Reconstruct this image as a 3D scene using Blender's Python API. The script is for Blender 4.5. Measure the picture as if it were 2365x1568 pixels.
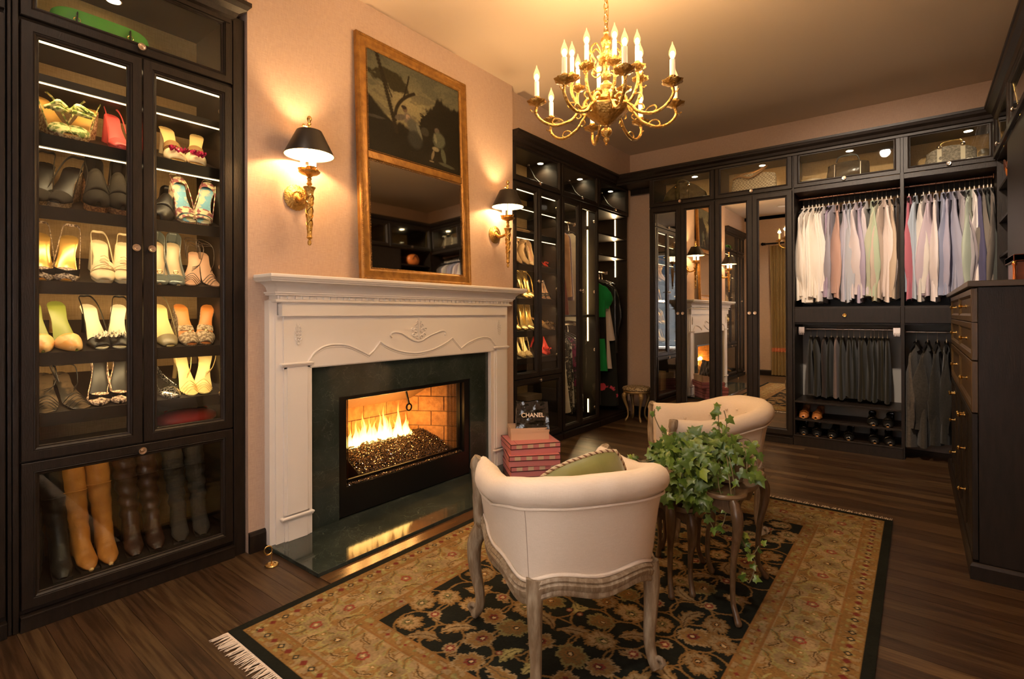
import bpy, bmesh, math, random
from mathutils import Vector, Matrix, noise
from math import sin, cos, pi, radians, sqrt
for o in list(bpy.data.objects): bpy.data.objects.remove(o)
SC = bpy.context.scene
COL = SC.collection
rnd = random.Random(7)

# ---------------------------------------------------------------- camera
F_PX, YAW, PITCH, ROLL, CY = 1190.35, .6666, .0022, -.0034, 723.84
cam = bpy.data.cameras.new('camera'); cam_o = bpy.data.objects.new('camera', cam); COL.objects.link(cam_o)
cam.sensor_width = 36; cam.lens = F_PX/2365*36; cam.shift_y = (CY-784)/2365; cam.clip_start = .02
cp, sp = cos(PITCH), sin(PITCH)
fw = Vector((-sin(YAW)*cp, cos(YAW)*cp, sp)); rt = Vector((cos(YAW), sin(YAW), 0)); up = rt.cross(fw)
rt2 = rt*cos(ROLL)+up*sin(ROLL); up2 = up*cos(ROLL)-rt*sin(ROLL)
Mx = Matrix((rt2, up2, -fw)).transposed().to_4x4(); Mx.translation = Vector((0, 0, 1.25))
cam_o.matrix_world = Mx
SC.camera = cam_o
# ---------------------------------------------------------------- world, exposure
SC.view_settings.view_transform = 'Standard'; SC.view_settings.look = 'None'
SC.view_settings.exposure = 0.15; SC.view_settings.gamma = 1.0; SC.view_settings.use_curve_mapping = False
W = bpy.data.worlds.new('world'); SC.world = W; W.use_nodes = True
W.node_tree.nodes['Background'].inputs[0].default_value = (.55, .65, .85, 1)
W.node_tree.nodes['Background'].inputs[1].default_value = .6

def lamp(name, kind, loc, power, col=(1, .72, .42), size=.05, rot=None, parent=None, spot=None, sy=None, blend=.6):
    l = bpy.data.lights.new(name, kind); l.energy = power; l.color = col
    if kind == 'AREA':
        l.size = size
        if sy: l.shape = 'RECTANGLE'; l.size_y = sy
    else: l.shadow_soft_size = size
    if kind == 'SPOT': l.spot_size = radians(spot or 90); l.spot_blend = blend
    o = bpy.data.objects.new(name, l); COL.objects.link(o); o.location = loc
    if rot: o.rotation_euler = rot
    if parent: o.parent = parent
    return o
WARM = (1, .66, .34)
# frontal fill added at an assumed window behind the camera; downlights added out of view
lamp('window_fill', 'AREA', (-.75, -.30, 1.35), 150, (1.0, .92, .89), 1.25, (radians(-90), 0, 0), sy=1.65)
DOWN = [(-.35, .75, 3.225), (-.30, 3.40, 3.225), (-1.95, .55, 3.225)]
for i, p in enumerate(DOWN):
    lamp('added_downlight_beam', 'SPOT', (p[0], p[1], p[2]-.03), (90, 300, 50)[i], (1, .80, .62), .05, ((0, 0, 0), (radians(52), 0, 0), (0, 0, 0))[i], spot=(120, 84, 120)[i], blend=.9)  # the second is an added spot tilted to brighten the shirts

# ---------------------------------------------------------------- materials
MATS = {}
def nt(m): return m.node_tree.nodes, m.node_tree.links
def M(name, col=(.5, .5, .5), rough=.5, metal=0, spec=.5, coat=0, emit=0, ecol=None, noise_=None, bump=None, sheen=0, stretch=(1, 1, 1), wave=None, alpha=None):
    """noise_=(scale, colour2, lo, hi)  bump=(scale, strength)"""
    if name in MATS: return MATS[name]
    m = bpy.data.materials.new(name); m.use_nodes = True; N, L = nt(m); b = N['Principled BSDF']
    b.inputs['Base Color'].default_value = (*col, 1); b.inputs['Roughness'].default_value = rough
    b.inputs['Metallic'].default_value = metal; b.inputs['Specular IOR Level'].default_value = spec
    b.inputs['Coat Weight'].default_value = coat; b.inputs['Coat Roughness'].default_value = .1
    if sheen: b.inputs['Sheen Weight'].default_value = sheen
    if emit:
        b.inputs['Emission Color'].default_value = (*(ecol or col), 1); b.inputs['Emission Strength'].default_value = emit
    if noise_ or bump or wave:
        tc = N.new('ShaderNodeTexCoord'); mp = N.new('ShaderNodeMapping'); mp.inputs['Scale'].default_value = stretch
        L.new(tc.outputs['Object'], mp.inputs['Vector'])
    if noise_:
        nz = N.new('ShaderNodeTexNoise'); nz.inputs['Scale'].default_value = noise_[0]; nz.inputs['Detail'].default_value = 5
        L.new(mp.outputs[0], nz.inputs['Vector'])
        r = N.new('ShaderNodeValToRGB'); r.color_ramp.elements[0].color = (*col, 1); r.color_ramp.elements[1].color = (*noise_[1], 1)
        r.color_ramp.elements[0].position = noise_[2] if len(noise_) > 2 else .35
        r.color_ramp.elements[1].position = noise_[3] if len(noise_) > 3 else .65
        L.new(nz.outputs['Fac'], r.inputs['Fac']); L.new(r.outputs['Color'], b.inputs['Base Color'])
    if bump:
        n2 = N.new('ShaderNodeTexNoise'); n2.inputs['Scale'].default_value = bump[0]; n2.inputs['Detail'].default_value = 4
        L.new(mp.outputs[0], n2.inputs['Vector'])
        bp = N.new('ShaderNodeBump'); bp.inputs['Strength'].default_value = bump[1]; bp.inputs['Distance'].default_value = .01
        L.new(n2.outputs['Fac'], bp.inputs['Height']); L.new(bp.outputs['Normal'], b.inputs['Normal'])
    MATS[name] = m
    return m

def weave_mat(name, col, col2, sc=420, rough=.85, bstr=.35):
    """woven grasscloth: fine horizontal and vertical threads"""
    if name in MATS: return MATS[name]
    m = bpy.data.materials.new(name); m.use_nodes = True; N, L = nt(m); b = N['Principled BSDF']
    b.inputs['Roughness'].default_value = rough; b.inputs['Specular IOR Level'].default_value = .25
    tc = N.new('ShaderNodeTexCoord')
    outs = []
    for s in ((sc*.05, sc*.05, sc), (sc, sc, sc*.05)):
        mp = N.new('ShaderNodeMapping'); mp.inputs['Scale'].default_value = s
        L.new(tc.outputs['Object'], mp.inputs['Vector'])
        z = N.new('ShaderNodeTexNoise'); z.inputs['Scale'].default_value = 1; z.inputs['Detail'].default_value = 2
        L.new(mp.outputs[0], z.inputs['Vector']); outs.append(z.outputs['Fac'])
    ad = N.new('ShaderNodeMath'); ad.operation = 'ADD'; L.new(outs[0], ad.inputs[0]); L.new(outs[1], ad.inputs[1])
    hf = N.new('ShaderNodeMath'); hf.operation = 'MULTIPLY'; hf.inputs[1].default_value = .5; L.new(ad.outputs[0], hf.inputs[0])
    r = N.new('ShaderNodeValToRGB'); r.color_ramp.elements[0].position = .38; r.color_ramp.elements[1].position = .62
    r.color_ramp.elements[0].color = (*col2, 1); r.color_ramp.elements[1].color = (*col, 1)
    L.new(hf.outputs[0], r.inputs['Fac']); L.new(r.outputs['Color'], b.inputs['Base Color'])
    bp = N.new('ShaderNodeBump'); bp.inputs['Strength'].default_value = bstr; bp.inputs['Distance'].default_value = .002
    L.new(hf.outputs[0], bp.inputs['Height']); L.new(bp.outputs['Normal'], b.inputs['Normal'])
    MATS[name] = m
    return m

def attr_mat(name, rough=.9, attr='Col', bump=None, sheen=0, spec=.3):
    if name in MATS: return MATS[name]
    m = bpy.data.materials.new(name); m.use_nodes = True; N, L = nt(m); b = N['Principled BSDF']
    b.inputs['Roughness'].default_value = rough; b.inputs['Specular IOR Level'].default_value = spec
    if sheen: b.inputs['Sheen Weight'].default_value = sheen
    a = N.new('ShaderNodeAttribute'); a.attribute_name = attr; L.new(a.outputs['Color'], b.inputs['Base Color'])
    if bump:
        tc = N.new('ShaderNodeTexCoord'); n2 = N.new('ShaderNodeTexNoise'); n2.inputs['Scale'].default_value = bump[0]
        L.new(tc.outputs['Object'], n2.inputs['Vector'])
        bp = N.new('ShaderNodeBump'); bp.inputs['Strength'].default_value = bump[1]; bp.inputs['Distance'].default_value = .01
        L.new(n2.outputs['Fac'], bp.inputs['Height']); L.new(bp.outputs['Normal'], b.inputs['Normal'])
    MATS[name] = m
    return m

def glass_mat(name='clear glass', tint=(.93, .95, .93)):
    if name in MATS: return MATS[name]
    m = bpy.data.materials.new(name); m.use_nodes = True; N, L = nt(m)
    for n in list(N): N.remove(n)
    o = N.new('ShaderNodeOutputMaterial'); mix = N.new('ShaderNodeMixShader'); t = N.new('ShaderNodeBsdfTransparent')
    g = N.new('ShaderNodeBsdfGlossy'); ge = N.new('ShaderNodeNewGeometry'); dt = N.new('ShaderNodeVectorMath'); dt.operation = 'DOT_PRODUCT'
    L.new(ge.outputs['Normal'], dt.inputs[0]); L.new(ge.outputs['Incoming'], dt.inputs[1])
    def mth(op, a, b_=None):
        q = N.new('ShaderNodeMath'); q.operation = op
        for k, v in enumerate((a, b_)):
            if v is None: continue
            if isinstance(v, (int, float)): q.inputs[k].default_value = v
            else: L.new(v, q.inputs[k])
        return q.outputs[0]
    f5 = mth('POWER', mth('SUBTRACT', 1.0, mth('ABSOLUTE', dt.outputs['Value'])), 5.0)      # Schlick, same from both sides
    fr_ = mth('ADD', mth('MULTIPLY', f5, .96), .035)
    t.inputs[0].default_value = (*tint, 1); g.inputs['Roughness'].default_value = .01
    L.new(fr_, mix.inputs[0]); L.new(t.outputs[0], mix.inputs[1]); L.new(g.outputs[0], mix.inputs[2]); L.new(mix.outputs[0], o.inputs[0])
    MATS[name] = m
    return m

WOOD = M('espresso stained oak', (.0095, .0062, .0042), .42, spec=.32, noise_=(9, (.018, .0115, .0078), .3, .7), bump=(40, .12), stretch=(6, 6, 1))
WOODH = WOOD
INSIDE = M('espresso melamine', (.010, .0066, .0045), .45, spec=.35, noise_=(8, (.017, .011, .0075)))
GRASS = weave_mat('tan grasscloth', (.54, .345, .165), (.40, .245, .105), 500)
WALLM = weave_mat('rose tan wall fabric', (.56, .41, .315), (.46, .33, .25), 520)
CEILM = M('warm cream ceiling paint', (.62, .50, .37), .75, bump=(30, .05))
WHITE = M('white painted wood', (.82, .775, .72), .42, spec=.4, bump=(6, .03))
CHROME = M('brushed nickel', (.62, .50, .40), .28, 1)
BRASS = M('polished brass', (.83, .56, .20), .22, 1)
ABRASS = M('antique gilt brass', (.55, .34, .10), .36, 1, noise_=(60, (.38, .22, .06), .45, .7), bump=(90, .7))
GLASS = glass_mat()
MIRROR = M('silvered mirror', (.86, .86, .84), .012, 1)
LED = M('warm led strip', (1, .8, .5), .5, emit=4.5, ecol=(1, .70, .36))
PUCK = M('lit puck lens', (1, .9, .7), .5, emit=25, ecol=(1, .8, .5))
BLACKM = M('black iron', (.012, .011, .010), .4, .6)

# ---------------------------------------------------------------- mesh builder
class B:
    def __init__(s): s.v = []; s.f = []; s.c = None
    def add(s, vs, fs):
        n = len(s.v); s.v += [tuple(p) for p in vs]; s.f += [tuple(i+n for i in f) for f in fs]; return s
    def box(s, x0, x1, y0, y1, z0, z1, Mt=None):
        vs = [(x, y, z) for z in (z0, z1) for y in (y0, y1) for x in (x0, x1)]
        if Mt: vs = [Mt @ Vector(p) for p in vs]
        return s.add(vs, [(0, 2, 3, 1), (4, 5, 7, 6), (0, 1, 5, 4), (2, 6, 7, 3), (0, 4, 6, 2), (1, 3, 7, 5)])
    def grid(s, fn, nu, nv, cu=False, cv=False):
        vs = [fn(i/nu, j/nv) for j in range(nv if cv else nv+1) for i in range(nu if cu else nu+1)]
        w = nu if cu else nu+1; h = nv if cv else nv+1; fs = []
        for j in range(nv):
            for i in range(nu):
                i2 = (i+1) % w; j2 = (j+1) % h
                fs.append((j*w+i, j*w+i2, j2*w+i2, j2*w+i))
        return s.add(vs, fs)
    def lathe(s, prof, n=16, c=(0, 0, 0), Mt=None, flute=None, cap=True):
        c = Vector(c); vs = []; fs = []
        for r, z in prof:
            for i in range(n):
                a = 2*pi*i/n; rr = r*(1+(flute[0]*cos(flute[1]*a) if flute else 0))
                p = Vector((rr*cos(a), rr*sin(a), z))
                if Mt: p = Mt @ p
                vs.append(c+p)
        k = len(prof)
        for j in range(k-1):
            for i in range(n): fs.append((j*n+i, j*n+(i+1) % n, (j+1)*n+(i+1) % n, (j+1)*n+i))
        if cap and prof[0][0] > 1e-5: fs.append(tuple(reversed(range(n))))
        if cap and prof[-1][0] > 1e-5: fs.append(tuple((k-1)*n+i for i in range(n)))
        return s.add(vs, fs)
    def tube(s, pts, r, n=8, closed=False, flat=None, up=None):
        """sweep; r number or list; flat=(w,h) gives elliptical/flat section scaled by r"""
        pts = [Vector(p) for p in pts]; k = len(pts); R = r if isinstance(r, (list, tuple)) else [r]*k
        vs = []; fs = []; prev = None
        for i, p in enumerate(pts):
            if closed: t = pts[(i+1) % k]-pts[i-1]
            else: t = pts[min(i+1, k-1)]-pts[max(i-1, 0)]
            t = t.normalized() if t.length > 1e-9 else Vector((0, 0, 1))
            if prev is None:
                ref = Vector(up) if up else (Vector((0, 0, 1)) if abs(t.z) < .9 else Vector((1, 0, 0)))
                a = (ref-t*ref.dot(t)).normalized()
            else: a = (prev-t*prev.dot(t)); a = a.normalized() if a.length > 1e-9 else prev
            prev = a; b = t.cross(a)
            for j in range(n):
                q = 2*pi*j/n; ca, sa = cos(q), sin(q)
                if flat: ca *= flat[1]; sa *= flat[0]
                vs.append(p+(a*ca+b*sa)*R[i])
        m = k if closed else k-1
        for i in range(m):
            for j in range(n):
                i2 = (i+1) % k; fs.append((i*n+j, i*n+(j+1) % n, i2*n+(j+1) % n, i2*n+j))
        if not closed:
            fs.append(tuple(reversed(range(n)))); fs.append(tuple((k-1)*n+j for j in range(n)))
        return s.add(vs, fs)
    def frame(s, x0, x1, z0, z1, prof, closed=True):
        """mitred rectangular frame in the xz plane; prof = [(inset, y)]"""
        vs = []; fs = []; k = len(prof)
        for d, y in prof: vs += [(x0+d, y, z0+d), (x1-d, y, z0+d), (x1-d, y, z1-d), (x0+d, y, z1-d)]
        for j in range(k if closed else k-1):
            j2 = (j+1) % k
            for i in range(4): fs.append((j*4+i, j*4+(i+1) % 4, j2*4+(i+1) % 4, j2*4+i))
        return s.add(vs, fs)
    def sweep(s, path, prof, closed=False, z0=0):
        """mitred horizontal moulding: path = [(x,y)], prof = [(out, z)] out = to the right of travel"""
        k = len(path); vs = []; fs = []; P = [Vector(p) for p in path]; n = len(prof)
        for i in range(k):
            d1 = (P[i]-P[i-1]).normalized() if (i > 0 or closed) else None
            d2 = (P[(i+1) % k]-P[i]).normalized() if (i < k-1 or closed) else None
            d1 = d1 or d2; d2 = d2 or d1
            n1 = Vector((d1.y, -d1.x)); n2 = Vector((d2.y, -d2.x)); m = (n1+n2).normalized(); m = m/max(.2, m.dot(n1))
            for o, z in prof: q = P[i]+m*o; vs.append((q.x, q.y, z+z0))
        for i in range(k if closed else k-1):
            i2 = (i+1) % k
            for j in range(n): j2 = (j+1) % n; fs.append((i*n+j, i2*n+j, i2*n+j2, i*n+j2))
        if not closed: fs.append(tuple(range(n))); fs.append(tuple(reversed([(k-1)*n+j for j in range(n)])))
        return s.add(vs, fs)
    def prism(s, poly, y0, y1, Mt=None):
        """poly of (x,z) extruded along y"""
        k = len(poly); vs = [(x, y0, z) for x, z in poly]+[(x, y1, z) for x, z in poly]
        if Mt: vs = [Mt @ Vector(p) for p in vs]
        fs = [tuple(range(k)), tuple(reversed(range(k, 2*k)))]+[(i, i+k, (i+1) % k+k, (i+1) % k) for i in range(k)]
        return s.add(vs, fs)
    def ball(s, c, r, n=10, m=6, sc=(1, 1, 1)):
        c = Vector(c)
        return s.grid(lambda u, v: c+Vector((sc[0]*r*sin(pi*v)*cos(2*pi*u), sc[1]*r*sin(pi*v)*sin(2*pi*u), -sc[2]*r*cos(pi*v))), n, m, cu=True)
    def xf(s, Mt): s.v = [tuple(Mt @ Vector(p)) for p in s.v]; return s
    def build(s, name, mat, parent=None, smooth=None, bev=0, colors=None, sub=0):
        me = bpy.data.meshes.new(name); me.from_pydata(s.v, [], s.f); me.materials.append(mat)
        bm = bmesh.new(); bm.from_mesh(me); bmesh.ops.recalc_face_normals(bm, faces=bm.faces); bm.to_mesh(me); bm.free()
        if colors is not None:
            ca = me.color_attributes.new('Col', 'FLOAT_COLOR', 'POINT'); ca.data.foreach_set('color', colors)
        if smooth:
            me.polygons.foreach_set('use_smooth', [True]*len(me.polygons)); me.set_sharp_from_angle(angle=radians(smooth))
        o = bpy.data.objects.new(name, me); COL.objects.link(o)
        if parent: o.parent = parent
        if bev:
            md = o.modifiers.new('bev', 'BEVEL'); md.width = bev; md.segments = 2; md.limit_method = 'ANGLE'; md.angle_limit = radians(40)
        if sub: md = o.modifiers.new('sub', 'SUBSURF'); md.levels = sub; md.render_levels = sub
        return o
def bx(x0, x1, y0, y1, z0, z1): return B().box(x0, x1, y0, y1, z0, z1)
def thing(name, label, cat, loc=(0, 0, 0), rz=0, group=None, rot=None):
    o = bpy.data.objects.new(name, None); o.empty_display_size = .05; COL.objects.link(o); o.location = loc
    o.rotation_euler = rot or (0, 0, rz); o['label'] = label; o['category'] = cat
    if group: o['group'] = group
    return o
def tag(o, label, cat, group=None):
    o['label'] = label; o['category'] = cat
    if group: o['group'] = group
    return o
def struct(o, label=None):
    o['kind'] = 'structure'
    if label: o['label'] = label
    return o
def lab(o, label): o['label'] = label; return o
def dup(root, loc=None, rot=None, scale=None, label=None, group=None, cat=None):
    r = root.copy(); COL.objects.link(r)
    if loc: r.location = loc
    if rot: r.rotation_euler = rot
    if scale: r.scale = scale
    if label: r['label'] = label
    if group: r['group'] = group
    for ch in root.children:
        c = ch.copy(); COL.objects.link(c); c.parent = r
        for g in ch.children:
            d = g.copy(); COL.objects.link(d); d.parent = c
    return r
def bez(p, n=12):
    """catmull-rom through points p"""
    P = [Vector(q) for q in p]; out = []
    for i in range(len(P)-1):
        a = P[max(i-1, 0)]; b = P[i]; c = P[i+1]; d = P[min(i+2, len(P)-1)]
        for k in range(n):
            t = k/n; out.append(.5*((2*b)+(c-a)*t+(2*a-5*b+4*c-d)*t*t+(3*b-a-3*c+d)*t**3))
    out.append(P[-1]); return out
def lerp(a, b, t): return a+(b-a)*t
def interp(keys, t):
    if t <= keys[0][0]: return keys[0][1]
    for (a, x), (b, y) in zip(keys, keys[1:]):
        if t <= b: return lerp(x, y, (t-a)/(b-a))
    return keys[-1][1]
# ================================================================ room shell
XL, YB, YN, XR, ZC = -2.83, 6.0, -.36, 1.05, 3.24
FX = -2.785      # door plane of the left cabinets
FY = 5.53        # door plane of the back cabinets
fl = struct(bx(-3.3, 1.1, -.45, 6.1, -.08, -.006).build('floor', M('dark subfloor', (.02, .012, .008), .8)))
PL = [M('dark oak plank %s' % k, c, .32, spec=.35, noise_=(3.2, c2, .40, .60), bump=(22, .14), stretch=(1.0, 22, 22)) for k, c, c2 in
      (('walnut', (.080, .047, .021), (.038, .019, .008)), ('umber', (.058, .030, .014), (.028, .014, .006)), ('honey', (.125, .075, .034), (.066, .035, .015)))]
# boards run along x; each board is an object of its own
bw = .083; meshes = {}
y = -.36; row = 0
while y < 6.0 and row < 80:
    x = -2.84-rnd.random()*.9
    while x < 1.05:
        Ln = 1.9+rnd.random()*.9
        a = max(x, -2.84); b_ = min(x+Ln, 1.06)
        if b_-a > .05 and not (a > .45 and y < 3.2):
            o = B().box(a+.0007, b_-.0007, y+.0006, y+bw-.0006, -.006, .0).build('plank', PL[rnd.choice((0, 0, 1, 1, 2))], fl)
            o.data.materials[0] = o.data.materials[0]
        x += Ln
    y += bw; row += 1
ce = struct(bx(-3.3, 1.1, -.45, 6.1, ZC, ZC+.1).build('ceiling', CEILM))
# back wall, right wall, wall behind the camera (with a window opening), soffit above left cabinets
struct(bx(-3.3, 1.1, YB, YB+.1, 0, ZC).build('wall_back', WALLM))
struct(bx(XR, XR+.1, -.45, YB, 0, ZC).build('wall_right', WALLM))
w = B(); w.box(-3.3, -1.4, YN-.1, YN, 0, ZC); w.box(-.1, 1.1, YN-.1, YN, 0, ZC); w.box(-1.4, -.1, YN-.1, YN, 0, .45); w.box(-1.4, -.1, YN-.1, YN, 2.65, ZC)
struct(w.build('wall_front', WALLM))
wf = B(); wf.frame(-1.4, -.1, .45, 2.65, [(0, YN-.08), (0, YN+.02), (.05, YN+.02), (.06, YN-.03), (.06, YN-.08)])
wf.box(-.77, -.73, YN-.07, YN-.02, .5, 2.6); wf.box(-1.36, -.14, YN-.07, YN-.02, 1.53, 1.57)
wn = struct(wf.build('window_1', WHITE)); bx(-1.36, -.14, YN-.055, YN-.05, .5, 2.6).build('pane', GLASS, wn)
struct(bx(-3.3, XL, -.45, 1.27, 2.84, ZC).build('wall_soffit_near', WALLM))
struct(bx(-3.3, XL, 3.5, YB, 2.84, ZC).build('wall_soffit_far', WALLM))
struct(bx(-3.3, -3.26, -.45, YB, 0, ZC).build('wall_left', WALLM))
# chimney breast (with the firebox hole)
cb = B(); x1 = -2.765; x0 = -3.26
cb.box(x0, x1, 1.27, 1.78, 0, ZC); cb.box(x0, x1, 2.935, 3.53, 0, ZC); cb.box(x0, x1, 1.78, 2.935, .765, ZC)
struct(cb.build('wall_chimney', WALLM))
cov = B(); cov.sweep([(-3.26, YN), (1.05, YN)][::-1], [(0, -.07), (0, 0), (-.06, 0), (-.05, -.02), (-.02, -.05)], z0=ZC)
struct(cov.build('trim_1', WHITE))
BASEP = [(0, 0), (-.018, 0), (-.018, .09), (-.012, .105), (0, .108)]
def baseboard(name, path, mat=WOOD): return struct(B().sweep(path, [(-a, b) for a, b in BASEP]).build(name, mat))
baseboard('baseboard_chimney_left', [(-2.765, 1.27), (-2.765, 1.372)][::1], WOOD)
baseboard('baseboard_chimney_right', [(-2.765, 3.40), (-2.765, 3.545)], WOOD)
baseboard('baseboard_back', [(-2.80, 6.0), (-2.37, 6.0)], WOOD)
baseboard('baseboard_front', [(1.0, YN), (-2.78, YN)], WOOD)
# crown moulding of the cabinetry: runs along left cabinets, returns, back wall, right cabinets
CR = [(0, -.055), (.010, -.055), (.012, -.035), (.030, -.028), (.040, -.005), (.070, .012), (.078, .030), (.085, .032), (.085, .052), (0, .052)]
def crown(name, path): return struct(B().sweep(path, CR, z0=2.811).build(name, WOOD, smooth=25))
crown('trim_2', [(FX, -.16), (FX, 1.180), (-2.86, 1.180)])
crown('trim_3', [(FX, 3.533), (FX, FY-.02+.02), (.50, FY), (.50, .9)])
# frieze board across the corner strip and filler above doors
fz = B(); fz.box(FX, -2.376, 5.92, 5.94, 2.715, 2.80); fz.box(FX, -2.376, FY+.004, 5.92, 2.775, 2.80); struct(fz.build('trim_4', WOOD))
# added ceiling downlights, out of view
for i, p in enumerate(DOWN):
    t = thing('added_downlight', ('added round recessed downlight in the ceiling near the tall window', 'added round recessed spot out of view above the rug, aimed at the shirts', 'added round recessed downlight in the ceiling above the first boot cabinet')[i], 'ceiling light', p)
    B().lathe([(.05, 0), (.075, 0), (.078, .008), (.05, .012)], 20).build('trim_ring', WHITE, t, 40)
    B().lathe([(.0, .006), (.05, .006), (.05, .01)], 20).build('lens', PUCK, t)
# ================================================================ cabinetry
KNOBP = [(.006, 0), (.006, .010), (.010, .013), (.0155, .016), (.0165, .019), (.0155, .022), (.012, .0215), (.011, .0235), (.007, .0225), (.006, .0245), (0, .0255)]
MY = Matrix.Rotation(radians(90), 4, 'X')      # z axis -> -y
def knob(parent, x, z, y=0, mat=CHROME): return B().lathe(KNOBP, 16, (x, y, z), MY).build('knob', mat, parent, 50)
def door(root, x0, x1, z0, z1, kind='glass', st=.056, kn=None, y=0, name='door', hinge=None):
    s = st
    prof = [(0, .021), (0, .002), (.002, 0), (s-.020, 0), (s-.018, .003), (s-.015, .0015), (s-.011, .004), (s-.008, .008), (s-.002, .010), (s, .013), (s, .021)]
    prof = [(d, yy+y) for d, yy in prof]
    d = B().frame(x0, x1, z0, z1, prof).build(name, WOOD, root, 30)
    if kind == 'glass': bx(x0+s-.004, x1-s+.004, y+.014, y+.017, z0+s-.004, z1-s+.004).build('glass_pane', GLASS, d)
    elif kind == 'mirror': bx(x0+s-.004, x1-s+.004, y+.014, y+.018, z0+s-.004, z1-s+.004).build('mirror_pane', MIRROR, d)
    else: bx(x0+s-.004, x1-s+.004, y+.012, y+.019, z0+s-.004, z1-s+.004).build('centre_panel', WOOD, d)
    if kn: knob(d, kn[0], kn[1], y)
    if hinge:
        for hz in hinge[1:]:
            h = B(); hx = hinge[0]; h.box(hx-.022, hx+.022, y+.022, y+.036, hz-.012, hz+.012); h.lathe([(.017, 0), (.017, .012), (.006, .014)], 12, (hx+(.012 if hx < (x0+x1)/2 else -.012), y+.024, hz), Matrix.Rotation(radians(-90), 4, 'X'))
            h.build('hinge', CHROME, d, 40)
    return d
def upper(root, x0, x1, z0, z1, kn=True, depth=.44, puck=None, power=3.0, back=GRASS, stays=False):
    d = door(root, x0+.003, x1-.003, z0, z1, st=.052, kn=((x0+x1)/2, z0+.026) if kn else None, name='flip_door')
    pz = z1-.012
    if puck is not None:
        B().lathe([(.034, 0), (.036, .006), (.036, .012), (.0, .012)], 20, (puck[0], puck[1], pz-.012)).build('puck_light_rim', CHROME, root, 40)
        B().lathe([(0, -.001), (.029, -.001), (.029, .001)], 20, (puck[0], puck[1], pz-.012)).build('puck_light_lens', PUCK, root)
        lamp('puck_beam', 'SPOT', (puck[0], puck[1], pz-.02), power, (1, .74, .44), .02, (0, 0, 0), root, 140, blend=.8)
    if stays:
        for sx in stays:
            a = B().tube([(sx, .30, z1-.03), (sx-.02, .20, z0+.16), (sx-.05, .10, z0+.075)], [.006, .008, .010], 8)
            st = a.build('lid_stay', BLACKM, root, 40)
            B().ball((sx-.055, .09, z0+.07), .020, 12, 8).build('stay_ball', CHROME, st, 60)
            B().ball((sx, .29, z1-.04), .012, 10, 6).build('stay_ball', CHROME, st, 60)
def carcass(root, Wd, D, zt=2.805, zb=.0, mids=(2.43, .655), back=GRASS, sides=(1, 1)):
    t = .018
    if sides[0]: bx(0, t, .023, D, zb, zt).build('side_panel', INSIDE, root)
    if sides[1]: bx(Wd-t, Wd, .023, D, zb, zt).build('side_panel', INSIDE, root)
    bx(t, Wd-t, .023, D, zt-.016, zt).build('top_panel', INSIDE, root)
    bx(t, Wd-t, .023, D, .062, .080).build('bottom_panel', INSIDE, root)
    for z in mids: bx(t, Wd-t, .023, D, z, z+.02).build('fixed_shelf', INSIDE, root)
    bx(t, Wd-t, D-.008, D, .08, zt-.016).build('back_panel', back, root)
    p = B(); p.box(0, Wd, -.010, .02, 0, .056); p.box(0, Wd, -.014, .02, .054, .062); p.build('plinth', WOOD, root, bev=.0015)
SHELVES = (2.005, 1.705, 1.393, 1.094, .842)
def shoe_cab(root, Wd, m, D=.425, knoblow=True, pw=1.0, uppuck=None, stays=False):
    carcass(root, Wd, D)
    door(root, .004, m-.002, .672, 2.430, kn=(m-.030, 1.558), hinge=(.03, 2.30, 1.5, .85) if stays else None)
    door(root, m+.002, Wd-.004, .672, 2.430, kn=(m+.030, 1.558), hinge=(Wd-.03, 2.30, 1.5, .85))
    door(root, .004, Wd-.004, .084, .664, kn=(Wd/2, .638), name='flip_door')
    upper(root, 0, Wd, 2.448, 2.795, puck=uppuck, power=9, stays=stays)
    bx(.018, Wd-.018, .023, D-.01, .112, .130).build('boot_shelf', INSIDE, root)
    lamp('led_and_fill_glow', 'AREA', (Wd/2, .10, .645), pw*.35, (1, .74, .42), Wd-.1, (radians(12), 0, 0), root, sy=.02)  # added lamp to brighten the boots, no strip at this spot
    t = .018
    s = bx(t, Wd-t, .06, D-.01, 2.236, 2.252).build('shelf', INSIDE, root)
    bx(t, Wd-t, .055, .07, 2.220, 2.252).build('shelf_lip', INSIDE, s)
    zs = [(2.252, .0)]
    for z in SHELVES:
        a = math.atan2(.14, .335)
        q = B(); q.prism([(.065, z-.022), (.065, z-.006), (D-.01, z+.138), (D-.01, z+.122)], t, Wd-t, Matrix(((0, 1, 0, 0), (1, 0, 0, 0), (0, 0, 1, 0), (0, 0, 0, 1))))
        s = q.build('shelf', INSIDE, root)
        bx(t, Wd-t, .058, .070, z-.050, z+.004).build('shelf_lip', INSIDE, s)
    for k, z in enumerate((2.397, 2.220)+tuple(z-.052 for z in SHELVES[:4])):
        hid = k > 2
        bx(t, Wd-t, .072 if hid else .064, .080 if hid else (.074 if k == 0 else .069), z+(.012 if hid else (-.011 if k == 0 else -.005)), z+(.020 if hid else 0)).build('led_strip', LED, root)
        lamp('led_and_fill_glow', 'AREA', (Wd/2, .085, z-.014), pw*(1.0 if k == 0 else 1.9), (1, .67, .33), Wd-.06, (radians(30), 0, 0), root, sy=.012)
LA = thing('shoe_cabinet', 'tall espresso shoe cabinet left of the fireplace, boots behind its lowest glass door', 'cabinet', (FX, .397, 0), radians(90))
shoe_cab(LA, .810, .413, uppuck=(.37, .26))
f = B(); f.box(.812, .868, .004, .42, 0, 2.805); f.box(-.020, -.002, .004, .42, 0, 2.805); f.box(-.034, -.022, .008, .42, 0, 2.805)
f.build('filler_stile', WOOD, LA, bev=.002)
RA = thing('shoe_cabinet', 'narrow glass-doored shoe cabinet just right of the chimney breast, gold shoes inside', 'cabinet', (FX, 3.566, 0), radians(90))
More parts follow.
